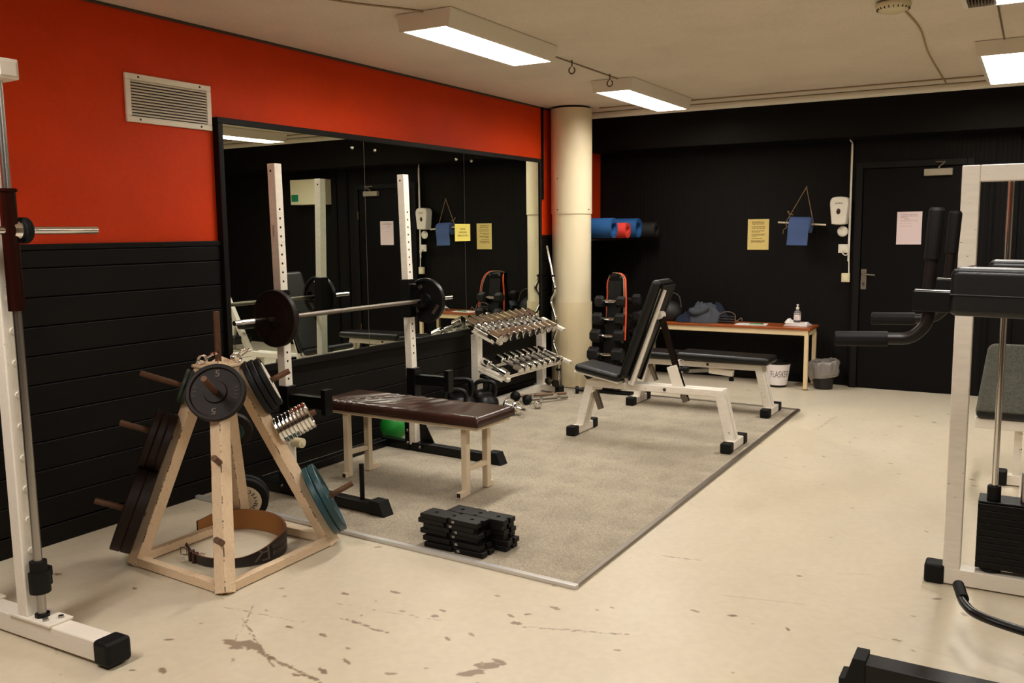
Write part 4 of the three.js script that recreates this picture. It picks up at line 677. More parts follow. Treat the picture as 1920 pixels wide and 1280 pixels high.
// ---------- upright tower of black hexagonal dumbbells ----------
const hexLevels = [0.85, 0.69, 0.535, 0.365, 0.20];
{
  const o = thing('dumbbell_tower', 'tall black A-shaped stand for hexagonal dumbbells in the corner', 'dumbbell rack', [0.735, 0, 1.16]);
  part(o, 'base_plate', [rbox(0.46, 0.985, 0.002, 0.032, 1.33, 1.43, 0.004), rbox(0.46, 0.985, 0.002, 0.032, 0.87, 0.97, 0.004), rbox(0.69, 0.78, 0.002, 0.032, 0.9, 1.40, 0.004)], M.blackMetal);
  part(o, 'front_column', bar(V(0.735, 0.02, 1.36), V(0.745, 1.06, 1.19), 0.13, 0.03, V(1, 0, 0)), M.blackMetal);
  part(o, 'rear_column', bar(V(0.735, 0.02, 0.94), V(0.745, 1.06, 1.11), 0.13, 0.03, V(1, 0, 0)), M.blackMetal);
  part(o, 'top_handle', [rbox(0.672, 0.818, 1.03, 1.095, 1.08, 1.215, 0.02, 3)], M.blackMetal);
  for (const x of [0.69, 0.80]) part(o, 'bolt', rod(V(x, 1.07, 1.214), V(x, 1.07, 1.222), 0.009, 12), M.dullSteel);
  for (const [k, y] of hexLevels.entries()) for (const s of [1, -1]) { const z = 1.15 + s * (0.07 + 0.165 * (1 - y / 1.06) + 0.0); for (const x of [0.672, 0.785]) part(o, 'cradle', rbox(x, x + 0.018, y - 0.05, y, Math.min(z, z + s * 0.075), Math.max(z, z + s * 0.075), 0.003), M.blackMetal); }
  const hex = (r, l, label) => { const d = thing('hex_dumbbell', label, 'dumbbell', [0, 0, 0]);
    for (const s of [1, -1]) own(d, 'head', toCreasedNormals(lathe([[0, -l / 2], [r * 0.82, -l / 2], [r, -l / 2 + 0.012], [r, l / 2 - 0.012], [r * 0.82, l / 2], [0, l / 2]], 6), 0.3).rotateZ(1.5708).rotateX(0.52).translate(s * (0.066 + l / 2), 0, 0), dim(0x130f0d, 0.6, 0.6));
    own(d, 'handle', turned([[0.0135, -0.067], [0.0145, -0.04], [0.0175, 0], [0.0145, 0.04], [0.0135, 0.067]], 24).rotateZ(1.5708), M.chrome); return d; };
  const nm = ['topmost', 'second from the top', 'third from the top', 'fourth from the top', 'lowest'];
  for (const [k, y] of hexLevels.entries()) for (const s of [1, -1]) {
    if (s < 0 && k > 2) continue;
    const r = 0.052 + 0.006 * k, l = 0.078 + 0.008 * k, z = 1.15 + s * (0.125 + 0.165 * (1 - y / 1.06));
    const d = hex(r, l, `black hexagonal dumbbell on the ${s > 0 ? 'room side' : 'wall side'} of its tower, ${nm[k]}`);
    d.position.set(0.738 - 0.004 * k + (s < 0 ? 0.02 : 0), y, z); d.rotation.y = s > 0 ? 0.06 : 0.1; d.updateMatrixWorld(true);
  }
  const b = thing('resistance_band', 'orange resistance band looped over the top of the dumbbell tower', 'band', [0.78, 0.5, 1.2]);
  const loop = (dx, w) => { const c = new THREE.CatmullRomCurve3([V(0.70, 1.09, 1.12), V(0.715, 1.104, 1.16), V(0.755, 1.108, 1.19), V(0.81, 1.10, 1.215), V(0.85, 1.065, 1.235), V(0.872, 0.98, 1.27), V(0.882, 0.86, 1.285), V(0.89, 0.70, 1.305), V(0.892, 0.56, 1.32), V(0.892, 0.5, 1.325)].map((p) => p.add(V(dx, 0, 0)))); const s = new THREE.Shape(); s.moveTo(-0.004, -w); s.lineTo(0.004, -w); s.lineTo(0.004, w); s.lineTo(-0.004, w); s.closePath(); return new THREE.ExtrudeGeometry(s, { steps: 70, extrudePath: c, bevelEnabled: false }); };
  part(b, 'strand', loop(0, 0.007), M.band);
  { const c = new THREE.CatmullRomCurve3([V(0.705, 1.10, 1.13), V(0.675, 1.075, 1.17), V(0.660, 1.02, 1.195), V(0.655, 0.9, 1.19), V(0.652, 0.7, 1.20), V(0.65, 0.52, 1.21)]); const s = new THREE.Shape([[-0.004, -0.007], [0.004, -0.007], [0.004, 0.007], [-0.004, 0.007]].map(([x, y]) => new THREE.Vector2(x, y))); part(b, 'strand', new THREE.ExtrudeGeometry(s, { steps: 50, extrudePath: c, bevelEnabled: false }), M.band); }
  const g = thing('resistance_band', 'grey resistance band hanging alongside the orange one on the dumbbell tower', 'band', [0.78, 0.5, 1.2]);
  part(g, 'strand', loop(-0.017, 0.006), std(0x8a7663, 0.6));
}
// ---------- weight benches of twin white tubes ----------
function twinBench(name, label, x0, x1, z, inset) { // feet at x0 and x1, beam between
  const o = thing(name, label, 'bench', [(x0 + x1) / 2, Y0, z]);
  const yb = 0.385, hw = 0.026, gap = 0.034;
  for (const s of [-1, 1]) {
    const zz = z + s * gap;
    part(o, 'side_rail', metric(bar(V(x0 + 0.072, yb, zz), V(x1 - 0.075, yb, zz), 0.05, 0.05, V(0, 1, 0), 0.006)), M.white);
    part(o, 'leg', metric(bar(V(x0 + 0.09, yb + 0.02, zz), V(x0 - 0.004, 0.035, zz), 0.062, 0.049, V(1, 0, 0), 0.006)), M.white);
    part(o, 'leg', metric(bar(V(x1 - 0.10, yb + 0.02, zz), V(x1 - 0.008, 0.035, zz), 0.062, 0.049, V(1, 0, 0), 0.006)), M.white);
  }
  for (const [x, s] of [[x0, 1], [x1, -1]]) {
    part(o, 'foot_tube', rbox(x - 0.03, x + 0.03, Y0 + 0.004, Y0 + 0.062, z - 0.15, z + 0.15, 0.005), M.white);
    for (const e of [-1, 1]) part(o, 'foot_cap', rbox(x - 0.037, x + 0.037, Y0, Y0 + 0.07, z + e * 0.165 - 0.04, z + e * 0.165 + 0.04, 0.01, 3), M.rubber);
  }
  return o;
}
const bolt = (o, x, y, z) => part(o, 'bolt', [rod(V(x, y, z), V(x, y, z + 0.006), 0.011, 16)], std(0x4c4238, 0.45, 0.6));
function pad(p, q, w, t, up, r = 0.022) { // padded board from p to q, w wide, t thick
  return bar(p, q, t, w, up, r);
}
{
  const z = 2.93, o = twinBench('incline_bench', 'white weight bench with its black backrest raised steeply', 1.232, 2.385, z);
  // seat, tipped up towards its free end
  const sa = V(1.235, 0.513, z), sb = V(1.585, 0.405 + 0.045, z), su = V(0.108, 0.35, 0).normalize();
  part(o, 'seat_pad', pad(sa, sb, 0.30, 0.055, su, 0.026), M.vinyl);
  part(o, 'seat_board', bar(sa.clone().addScaledVector(su, -0.036), sb.clone().addScaledVector(su, -0.036), 0.014, 0.26, su), M.whitePlain);
  part(o, 'seat_bracket', bar(V(1.40, 0.41, z), V(1.47, 0.455, z), 0.05, 0.05, V(0, 1, 0)), M.white);
  part(o, 'seat_bracket', bar(V(1.60, 0.405, z), V(1.60, 0.44, z), 0.05, 0.05, V(1, 0, 0)), M.white);
  // backrest
  const ba = V(1.608, 0.455, z), bb = V(1.865, 1.155, z), bu = V(-0.70, 0.257, 0).normalize();
  part(o, 'back_pad', pad(ba, bb, 0.29, 0.068, bu, 0.032), M.vinyl);
  part(o, 'back_rail', bar(V(1.628, 0.42, z + 0.095).addScaledVector(bu, -0.035), V(1.878, 1.098, z + 0.095).addScaledVector(bu, -0.022), 0.042, 0.024, bu, 0.003), M.white);
  part(o, 'back_rail', bar(V(1.622, 0.43, z - 0.10).addScaledVector(bu, -0.03), V(1.868, 1.09, z - 0.10).addScaledVector(bu, -0.02), 0.03, 0.024, bu, 0.003), M.blackMetal, 'black far rail');
  part(o, 'back_board', bar(V(1.618, 0.455, z).addScaledVector(bu, -0.04), V(1.868, 1.13, z).addScaledVector(bu, -0.04), 0.012, 0.25, bu, 0.003), M.blackMetal);
  for (const t of [0.12, 0.55, 0.9]) bolt(o, 1.628 + 0.25 * t + 0.03, 0.42 + 0.678 * t - 0.01, z + 0.096);
  // strut from the backrest hinge down into its ladder socket
  part(o, 'hinge', [rod(V(1.845, 0.905, z - 0.03), V(1.845, 0.905, z + 0.055), 0.027, 24), bar(V(1.83, 0.895, z), V(1.80, 0.92, z), 0.05, 0.10, V(1, 0, 0))], M.white);
  part(o, 'strut', bar(V(1.846, 0.905, z), V(2.035, 0.32, z), 0.04, 0.034, V(1, 0, 0), 0.003), std(0x3a3029, 0.25, 0.85));
  part(o, 'strut_tip', bar(V(2.018, 0.355, z), V(2.042, 0.30, z), 0.045, 0.036, V(1, 0, 0), 0.003), M.dullSteel);
  part(o, 'strut_socket', bar(V(1.938, 0.55, z), V(1.995, 0.385, z), 0.075, 0.062, V(1, 0, 0), 0.004), M.white);
  part(o, 'locking_knob', [rod(V(1.97, 0.525, z + 0.0), V(2.055, 0.535, z + 0.0), 0.013, 16), turned([[0, 0], [0.024, 0], [0.027, 0.01], [0.024, 0.03], [0, 0.032]], 20).rotateZ(-1.5708).translate(2.02, 0.53, z)], M.rubber);
  bolt(o, 1.90, 0.385, z + 0.059);
  part(o, 'rear_prop', [bar(V(1.335, 0.335, z), V(1.385, 0.19, z), 0.035, 0.04, V(1, 0, 0), 0.003)], M.dullSteel);
  part(o, 'prop_pin', [rod(V(1.335, 0.33, z - 0.04), V(1.335, 0.33, z + 0.055), 0.014, 18), bar(V(1.30, 0.35, z + 0.02), V(1.40, 0.35, z + 0.02), 0.02, 0.03, V(0, 1, 0))], M.white);
  part(o, 'paint_chip', bar(V(2.372, 0.115, z + 0.0596), V(2.362, 0.128, z + 0.0596), 0.004, 0.001), std(0x4a3528, 0.7));
}
{
  const z = 1.66, o = twinBench('adjustable_bench', 'white weight bench with black pads lying flat, behind the raised one', 1.165, 2.315, z);
  part(o, 'seat_pad', pad(V(1.20, 0.452, z), V(1.535, 0.445, z), 0.28, 0.055, V(0, 1, 0), 0.024), M.vinyl);
  part(o, 'back_pad', pad(V(1.55, 0.458, z), V(2.325, 0.448, z), 0.29, 0.062, V(0, 1, 0), 0.028), M.vinyl);
  part(o, 'pad_support', [rbox(1.3, 1.36, 0.40, 0.43, z - 0.04, z + 0.04), rbox(1.7, 1.76, 0.40, 0.43, z - 0.04, z + 0.04), rbox(2.15, 2.2, 0.40, 0.425, z - 0.04, z + 0.04)], M.white);
  bolt(o, 1.80, 0.388, z + 0.059);
  part(o, 'strut', bar(V(1.44, 0.293, z), V(1.82, 0.335, z), 0.03, 0.03, V(0, 1, 0), 0.003), M.steel);
  part(o, 'strut_socket', bar(V(1.80, 0.335, z), V(2.0, 0.318, z), 0.05, 0.055, V(0, 1, 0), 0.004), M.white);
  part(o, 'strut_knob', [rod(V(1.985, 0.33, z), V(1.985, 0.26, z), 0.013, 14), rod(V(1.985, 0.28, z), V(1.985, 0.255, z), 0.021, 16)], M.rubber);
  part(o, 'front_prop', bar(V(1.27, 0.345, z), V(1.33, 0.21, z), 0.03, 0.036, V(1, 0, 0), 0.003), M.dullSteel);
  part(o, 'prop_pin', [rod(V(1.27, 0.34, z - 0.04), V(1.27, 0.34, z + 0.055), 0.013, 18)], M.dullSteel);
}

// ---------- table by the back wall and the things on it ----------
const TY = 0.585; // table top
{
  const o = thing('side_table', 'low table with an orange-brown wooden top and cream steel legs', 'table', [1.48, 0, 0.215]);
  part(o, 'table_top', metric(rbox(0.64, 2.345, TY - 0.022, TY, 0.025, 0.415, 0.004)), M.pine);
  part(o, 'apron', [rbox(0.66, 2.325, TY - 0.072, TY - 0.022, 0.372, 0.402, 0.003), rbox(0.66, 2.325, TY - 0.072, TY - 0.022, 0.035, 0.06, 0.003), rbox(2.30, 2.328, TY - 0.072, TY - 0.022, 0.035, 0.402, 0.003), rbox(0.658, 0.686, TY - 0.072, TY - 0.022, 0.035, 0.402, 0.003)], M.cream);
  for (const x of [0.675, 2.31]) for (const z of [0.05, 0.386]) { const l = part(o, 'leg', rbox(x - 0.018, x + 0.018, 0.004, TY - 0.022, z - 0.018, z + 0.018, 0.003), M.cream); part(l, 'leg_tip', rbox(x - 0.019, x + 0.019, 0, 0.018, z - 0.019, z + 0.019, 0.003), std(0x8d7350, 0.6)); }
}
{ // dark bag with a red light
  const pos = new THREE.SphereGeometry(0.125, 36, 24).scale(1.15, 1.0, 0.95);
  const p = pos.attributes.position; for (let i = 0; i < p.count; i++) { const y = p.getY(i); if (y < -0.07) p.setY(i, -0.07 + (y + 0.07) * 0.12); } pos.computeVertexNormals();
  const o = thing('sports_bag', 'rounded black bag with a small red light on the table', 'bag', [0.905, TY, 0.21]);
  own(o, 'body', pos.translate(0, 0.0765, 0), std(0x15110f, 0.6));
  own(o, 'handle', pipe([V(-0.09, 0.15, 0.06), V(-0.06, 0.24, 0.04), V(0.02, 0.285, 0.03), V(0.11, 0.25, 0.03), V(0.145, 0.14, 0.05)], 0.008, 40, 10), std(0x2a211c, 0.6));
  own(o, 'red_light', new THREE.SphereGeometry(0.013, 14, 10).translate(-0.03, 0.13, 0.121), std(0x300000, 0.4, 0, { emissive: new THREE.Color(1, 0.06, 0.05), emissiveIntensity: 1.1 }));
}
function heap(w, d, h, folds, seedN) { // crumpled cloth: a raised sheet with folds
  const nx = 56, nz = 40, pos = [], idx = [], uv = [];
  for (let i = 0; i <= nx; i++) for (let j = 0; j <= nz; j++) {
    const u = i / nx * 2 - 1, v = j / nz * 2 - 1, r = Math.hypot(u, v) + 1e-6, k = Math.max(Math.abs(u), Math.abs(v)) / r, a = u * k, b = v * k, q = Math.hypot(a, b);
    const edge = 1 + 0.14 * (vnoise((Math.atan2(b, a) / 6.2832 + 1) % 1, 0.5, 9, seedN) - 0.5) * 2;
    const s = Math.max(0, 1 - q * q); let y = h * Math.pow(s, 0.62) * (0.75 + 0.6 * vnoise((u + 1) / 2, (v + 1) / 2, 3, seedN + 1));
    for (const [c, sl, wd, am] of folds) { const t = (a - c - sl * b) / wd; y += am * Math.exp(-t * t) * Math.min(1, s * 3); }
    pos.push(a * w / 2 * edge, Math.max(0.002, y), b * d / 2 * edge); uv.push(a, b);
  }
  const n = nz + 1; for (let i = 0; i < nx; i++) for (let j = 0; j < nz; j++) { const p = i * n + j; idx.push(p, p + 1, p + n, p + 1, p + n + 1, p + n); }
  const g = new THREE.BufferGeometry(); g.setAttribute('position', new THREE.Float32BufferAttribute(pos, 3)); g.setAttribute('uv', new THREE.Float32BufferAttribute(uv, 2)); g.setIndex(idx); g.computeVertexNormals(); return g;
}
{
  const o = thing('jacket', 'crumpled grey and dark blue jacket lying on the table', 'jacket', [1.275, TY, 0.215]);
  own(o, 'cloth', heap(0.40, 0.30, 0.165, [[-0.45, 0.5, 0.07, 0.03], [-0.1, -0.4, 0.06, 0.025], [0.25, 0.3, 0.08, 0.028], [0.55, -0.5, 0.06, 0.03], [0.02, 0.9, 0.05, -0.025]], 301), std(0x44474d, 0.95, 0, { side: THREE.DoubleSide }));
  own(o, 'blue_lining', [heap(0.24, 0.26, 0.09, [[-0.2, 0.6, 0.08, 0.02], [0.3, -0.3, 0.07, 0.02]], 311).translate(-0.165, 0.001, 0.03), heap(0.28, 0.22, 0.15, [[0.1, 0.4, 0.07, 0.02]], 315).translate(0.09, 0.004, -0.05)], std(0x141c2e, 0.95, 0, { side: THREE.DoubleSide }), 'dark blue lining');
  own(o, 'sleeve', pipe([V(-0.10, 0.115, 0.10), V(-0.06, 0.10, 0.125), V(0.0, 0.11, 0.12), V(0.06, 0.15, 0.08)], 0.032, 40, 14), std(0x3e4147, 0.95));
  own(o, 'sleeve_opening', new THREE.TorusGeometry(0.026, 0.009, 10, 24).rotateY(1.1).translate(-0.108, 0.113, 0.10), std(0x1d2434, 0.95));
}
{
  const o = thing('jump_rope', 'bundle of black beaded rope beside the jacket on the table', 'rope', [1.50, TY, 0.26]);
  for (let k = 0; k < 3; k++) { const beads = [], y = 0.016 + k * 0.024, off = (k % 2) * 0.006; for (let i = 0; i < 11; i++) beads.push(turned([[0, -0.008], [0.009, -0.008], [0.011, -0.004], [0.011, 0.004], [0.009, 0.008], [0, 0.008]], 12).rotateZ(1.5708).translate(-0.085 + i * 0.0172 + off, y, 0.03 - k * 0.012)); own(o, 'bead_strand', beads, std(0x1b1715, 0.4)); }
  own(o, 'cord', [pipe([V(-0.09, 0.06, 0.0), V(-0.02, 0.105, 0.0), V(0.05, 0.11, 0.0), V(0.10, 0.085, 0.01), V(0.11, 0.03, 0.02), V(0.14, 0.04, 0.02), V(0.165, 0.06, 0.02), V(0.175, 0.03, 0.02)], 0.0045, 60, 8)], std(0x6b5848, 0.7));
}
single('paper_sheet', 'sheet of white paper lying flat on the table', 'paper', new THREE.BoxGeometry(0.297, 0.0012, 0.2).rotateY(0.12).translate(1.76, TY + 0.0008, 0.26), M.paper);
{
  const o = thing('pen', 'green pen lying on the paper sheet', 'pen', [1.805, TY + 0.0014, 0.27], 0.25);
  own(o, 'barrel', rod(V(-0.06, 0.0052, 0), V(0.045, 0.0052, 0), 0.0052, 12), std(0x1c8a3a, 0.4));
  own(o, 'cap', [rod(V(0.045, 0.0055, 0), V(0.072, 0.0055, 0), 0.0056, 12), box(0.03, 0.07, 0.0095, 0.0112, -0.0015, 0.0015)], std(0x126b2c, 0.4));
}
{
  const o = thing('paper_towels', 'folded white paper towels under the sanitizer bottle', 'paper towels', [2.19, TY, 0.215]);
  for (let k = 0; k < 4; k++) own(o, 'towel', metric(new RoundedBoxGeometry(0.22 - 0.012 * k, 0.008, 0.17 - 0.01 * k, 2, 0.0038).rotateY(0.08 * k - 0.1).translate(0, 0.0045 + k * 0.0082, 0)), M.paper);
  own(o, 'loose_fold', heap(0.10, 0.13, 0.035, [[0.1, 0.2, 0.12, 0.008]], 331).translate(-0.075, 0.024, 0.0), std(0xece4dc, 0.95, 0, { side: THREE.DoubleSide }));
}
{
  const lab = canvasTex(256, 128, (c) => { c.fillStyle = 'rgb(232,220,214)'; c.fillRect(0, 0, 256, 128); c.fillStyle = 'rgb(120,112,120)'; c.fillRect(0, 8, 256, 18); c.fillStyle = 'rgb(150,70,60)'; c.fillRect(104, 52, 10, 22); c.fillRect(140, 52, 10, 22); c.fillStyle = 'rgb(150,140,140)'; for (let i = 0; i < 4; i++) c.fillRect(96, 84 + i * 9, 62, 4); });
  const o = thing('sanitizer_bottle', 'clear pump bottle of hand sanitizer with a pale label on the table', 'bottle', [2.185, TY + 0.034, 0.225]);
  own(o, 'body', turned([[0, 0], [0.03, 0], [0.033, 0.004], [0.033, 0.095], [0.026, 0.108], [0.012, 0.116], [0.012, 0.124], [0, 0.124]], 36), new THREE.MeshPhysicalMaterial({ color: 0xd9d2cc, roughness: 0.12, transmission: 0.75, thickness: 0, ior: 1.4 }));
  own(o, 'label', new THREE.CylinderGeometry(0.0335, 0.0335, 0.066, 36, 1, true, -1.35, 2.7).translate(0, 0.054, 0), std(0xffffff, 0.6, 0, { map: lab, side: THREE.DoubleSide }));
  own(o, 'base_band', turned([[0.0338, 0.008], [0.0338, 0.018]], 36), std(0x2a2426, 0.5));
  own(o, 'pump', [turned([[0, 0.124], [0.0155, 0.124], [0.0155, 0.142], [0.006, 0.145], [0.006, 0.158], [0.011, 0.16], [0.011, 0.17], [0, 0.172]], 24), rod(V(0, 0.165, 0), V(0.0, 0.163, 0.03), 0.0045, 10)], M.whitePlastic);
}
// ---------- buckets under and beside the table ----------
{
  const fl = canvasTex(1024, 256, (c) => { c.fillStyle = 'rgb(236,226,224)'; c.fillRect(0, 0, 1024, 256); c.fillStyle = 'rgb(44,36,34)'; c.font = '104px sans-serif'; c.textAlign = 'center'; c.fillText('FLASKER', 512, 155, 300); });
  const o = thing('bottle_bucket', 'black bucket wrapped in white paper lettered FLASKER', 'bucket', [2.028, 0, 0.275]);
  const prof = (y) => 0.079 + y / 0.235 * 0.034;
  own(o, 'bucket', turned([[0, 0.003], [prof(0), 0.003], [prof(0) + 0.003, 0.008], [prof(0.235), 0.235], [prof(0.24) + 0.004, 0.24], [prof(0.24) + 0.004, 0.246], [prof(0.24) - 0.004, 0.246], [prof(0) - 0.004, 0.012], [0, 0.012]], 48), M.blackMetal);
  const w = new THREE.CylinderGeometry(prof(0.222) + 0.0035, prof(0.022) + 0.0035, 0.20, 64, 1, true); w.rotateY(0.42 + Math.PI).translate(0, 0.122, 0);
  own(o, 'paper_wrap', w, std(0xffffff, 0.8, 0, { map: fl, side: THREE.DoubleSide }));
}
{
  const o = thing('waste_bin', 'black waste bin with a crumpled clear plastic liner beside the table', 'bin', [2.435, 0, 0.20]);
  const prof = (y) => 0.083 + y / 0.24 * 0.03;
  own(o, 'bin', turned([[0, 0.002], [prof(0), 0.002], [prof(0.24), 0.24], [prof(0.24) + 0.005, 0.24], [prof(0.24) + 0.005, 0.247], [prof(0.24) - 0.004, 0.247], [prof(0) - 0.004, 0.01], [0, 0.01]], 48), std(0x191614, 0.45));
  const N = 96, prof2 = [[0.119, 0.105], [0.131, 0.12], [0.136, 0.16], [0.134, 0.20], [0.138, 0.235], [0.132, 0.262], [0.12, 0.27], [0.108, 0.262], [0.10, 0.235], [0.098, 0.18]], pos = [], idx = [], uv = [];
  for (const [k, [r, y]] of prof2.entries()) for (let i = 0; i <= N; i++) { const u = i / N, a = u * 6.2832, n = vnoise(u, k / 10, 26, 351, 7) - 0.5, m = vnoise(u, k / 10, 9, 353, 5) - 0.5, droop = k === 0 ? 0.05 * (Math.cos(a + 2.4) + 0.5 * m) : 0; const rr = r + 0.02 * n + 0.018 * m; pos.push(Math.cos(a) * rr, y + 0.014 * n - droop + 0.012 * Math.cos(a + 0.6), Math.sin(a) * rr); uv.push(u * 4, y * 4); }
  const s = N + 1; for (let k = 0; k < prof2.length - 1; k++) for (let i = 0; i < N; i++) { const p = k * s + i; idx.push(p, p + s, p + 1, p + 1, p + s, p + s + 1); }
  const g = new THREE.BufferGeometry(); g.setAttribute('position', new THREE.Float32BufferAttribute(pos, 3)); g.setAttribute('uv', new THREE.Float32BufferAttribute(uv, 2)); g.setIndex(idx); g.computeVertexNormals();
  own(o, 'plastic_liner', g, new THREE.MeshPhysicalMaterial({ color: 0xd8d0c8, roughness: 0.32, transmission: 0.7, thickness: 0, side: THREE.DoubleSide }), 'clear plastic liner');
}
// ---------- rolled mats on a wall shelf in the corner ----------
{
  const spiral = (R0, t, turns, L) => { const s = new THREE.Shape(), out = [], inn = [], n = Math.round(turns * 40); for (let i = 0; i <= n; i++) { const a = i / 40 * 6.2832, r = R0 - t * 1.04 * i / 40; out.push([Math.cos(a) * r, Math.sin(a) * r]); inn.push([Math.cos(a) * (r - t), Math.sin(a) * (r - t)]); } for (const [k, p] of [...out, ...inn.reverse()].entries()) s[k ? 'lineTo' : 'moveTo'](...p); s.closePath(); return new THREE.ExtrudeGeometry(s, { depth: L, bevelEnabled: false, curveSegments: 1 }).rotateY(1.5708); };
  const sh = thing('mat_shelf', 'dark wall shelf carrying the rolled exercise mats behind the pillar', 'shelf', [0.2, 1.40, 0.27]);
  part(sh, 'board', metric(rbox(0.027, 0.30, 1.40, 1.418, 0.02, 0.80, 0.003)), std(0x2a211b, 0.6));
  for (const z of [0.12, 0.68]) part(sh, 'bracket', [rbox(0.022, 0.03, 1.26, 1.40, z - 0.012, z + 0.012, 0.002), rbox(0.022, 0.25, 1.388, 1.40, z - 0.012, z + 0.012, 0.002), bar(V(0.03, 1.28, z), V(0.22, 1.39, z), 0.012, 0.012)], M.blackMetal);
  const mats = [['blue rolled exercise mat nearest the room on the shelf', 0.102, 0.011, 3.2, 0.46, 0.70, 0.00, M.blueMat, 1.0], ['red rolled exercise mat between two blue ones on the shelf', 0.083, 0.011, 3.6, 0.52, 0.53, 0.05, M.redMat, 2.1], ['blue rolled exercise mat behind the red one on the shelf', 0.101, 0.011, 3.2, 0.57, 0.345, 0.02, M.blueMat, 0.2], ['black rolled exercise mat against the back wall on the shelf', 0.082, 0.010, 3.4, 0.66, 0.15, 0.03, M.blackMat, 1.2]];
  const xe = [0.505, 0.58, 0.62, 0.74];
  for (const [k, [label, r, t, turns, L, z, dx, m, a]] of mats.entries()) {
    const o = thing('exercise_mat', label, 'exercise mat', [xe[k] - L / 2, 1.4185, z]);
    const g = spiral(r, t, turns, L).rotateX(a); own(o, 'roll', g.translate(-L / 2, r + 0.001, 0), m);
  }
}
// ---------- things on the back wall ----------
const page = (bg, ink, lines, head) => canvasTex(256, 360, (c) => { c.fillStyle = bg; c.fillRect(0, 0, 256, 360); c.fillStyle = ink; let y = 30; for (const [i, [x, w, h]] of lines.entries()) { let u = x; while (u < x + w - 6) { const l = Math.min(8 + 26 * hash(i, Math.round(u), 7), x + w - u); c.fillRect(u, y, l, h); u += l + 5; } y += lines[i][3]; } });
{
  const yl = page('rgb(226,202,124)', 'rgb(112,84,36)', [[48, 160, 10, 22], [58, 140, 10, 34], [48, 165, 7, 19], [48, 160, 7, 30], [48, 150, 7, 14], [48, 100, 6, 26], [48, 165, 7, 12], [48, 150, 6, 12], [48, 60, 6, 24], [48, 130, 7, 24], [40, 168, 6, 12], [40, 168, 6, 12], [40, 150, 6, 10]]);
  single('notice_sheet', 'yellow printed notice sheet on the black back wall', 'notice', rbox(1.610, 1.820, 1.296, 1.597, BW + 0.001, BW + 0.003, 0.0006, 1), std(0xffffff, 0.85, 0, { map: yl }));
  const wp = page('rgb(226,206,206)', 'rgb(150,132,136)', [[36, 170, 5, 14], [36, 178, 6, 14], [36, 70, 5, 18], [74, 50, 5, 16], [36, 180, 3, 10], [36, 180, 2, 26], [36, 120, 2, 30], [36, 120, 2, 30]]);
  single('notice_sheet', 'white sheet of paper taped to the dark door', 'notice', rbox(2.999, 3.208, 1.347, 1.642, 0.0125, 0.0145, 0.0006, 1), std(0xffffff, 0.85, 0, { map: wp }));
}
{
  const o = thing('towel_holder', 'wooden rod hung by twine from a nail, carrying a blue paper roll', 'paper holder', [2.17, 1.54, 0.06]);
  part(o, 'rod', rod(V(1.945, 1.562, 0.075), V(2.388, 1.532, 0.075), 0.0085, 14), M.dowel);
  part(o, 'nail', rod(V(2.19, 1.892, 0), V(2.19, 1.895, 0.03), 0.004, 8), M.dullSteel);
  part(o, 'twine', [rod(V(2.19, 1.89, 0.022), V(2.02, 1.565, 0.075), 0.0035, 8), rod(V(2.19, 1.89, 0.022), V(2.275, 1.545, 0.075), 0.0035, 8), new THREE.TorusGeometry(0.011, 0.0035, 8, 16).rotateY(1.5).translate(2.02, 1.558, 0.075), new THREE.TorusGeometry(0.011, 0.0035, 8, 16).rotateY(1.5).translate(2.278, 1.54, 0.075), pipe([V(2.045, 1.655, 0.055), V(2.03, 1.67, 0.06), V(2.04, 1.645, 0.06), V(2.085, 1.63, 0.065)], 0.0035, 24, 8), pipe([V(2.015, 1.55, 0.075), V(2.03, 1.515, 0.08), V(2.0, 1.49, 0.08), V(1.995, 1.45, 0.08)], 0.003, 24, 8)], M.rope);
  const roll = thing('paper_roll', 'blue paper towel roll with its sheet hanging down from the wooden rod', 'paper roll', [2.15, 1.45, 0.075]);
  part(roll, 'roll', along(turned([[0.02, -0.1], [0.072, -0.1], [0.072, 0.1], [0.02, 0.1], [0.02, -0.1]], 40), V(2.065, 1.5415, 0.075), V(2.255, 1.5295, 0.075)), M.paperBlue);
  const sh = []; { const pos = [], idx = []; const prof = []; for (let i = 0; i <= 16; i++) { const a = Math.PI * 0.78 - i / 16 * Math.PI * 0.78; prof.push([0.075 + 0.0755 * Math.cos(a), 1.5355 + 0.0765 * Math.sin(a)]); } for (let i = 1; i <= 10; i++) prof.push([0.1505 + 0.004 * Math.sin(i * 0.7), 1.5355 - i * 0.019]); for (const [z, y] of prof) { const t = (1.6 - y) * 0.06; pos.push(2.062 - t, y, z, 2.252 - t * 0.9, y - 0.004, z); } for (let i = 0; i < prof.length - 1; i++) { const a = 2 * i; idx.push(a, a + 2, a + 1, a + 1, a + 2, a + 3); } const g = new THREE.BufferGeometry(); g.setAttribute('position', new THREE.Float32BufferAttribute(pos, 3)); g.setIndex(idx); g.computeVertexNormals(); sh.push(g); }
  part(roll, 'hanging_sheet', sh, std(0x465a86, 0.95, 0, { side: THREE.DoubleSide }));
}
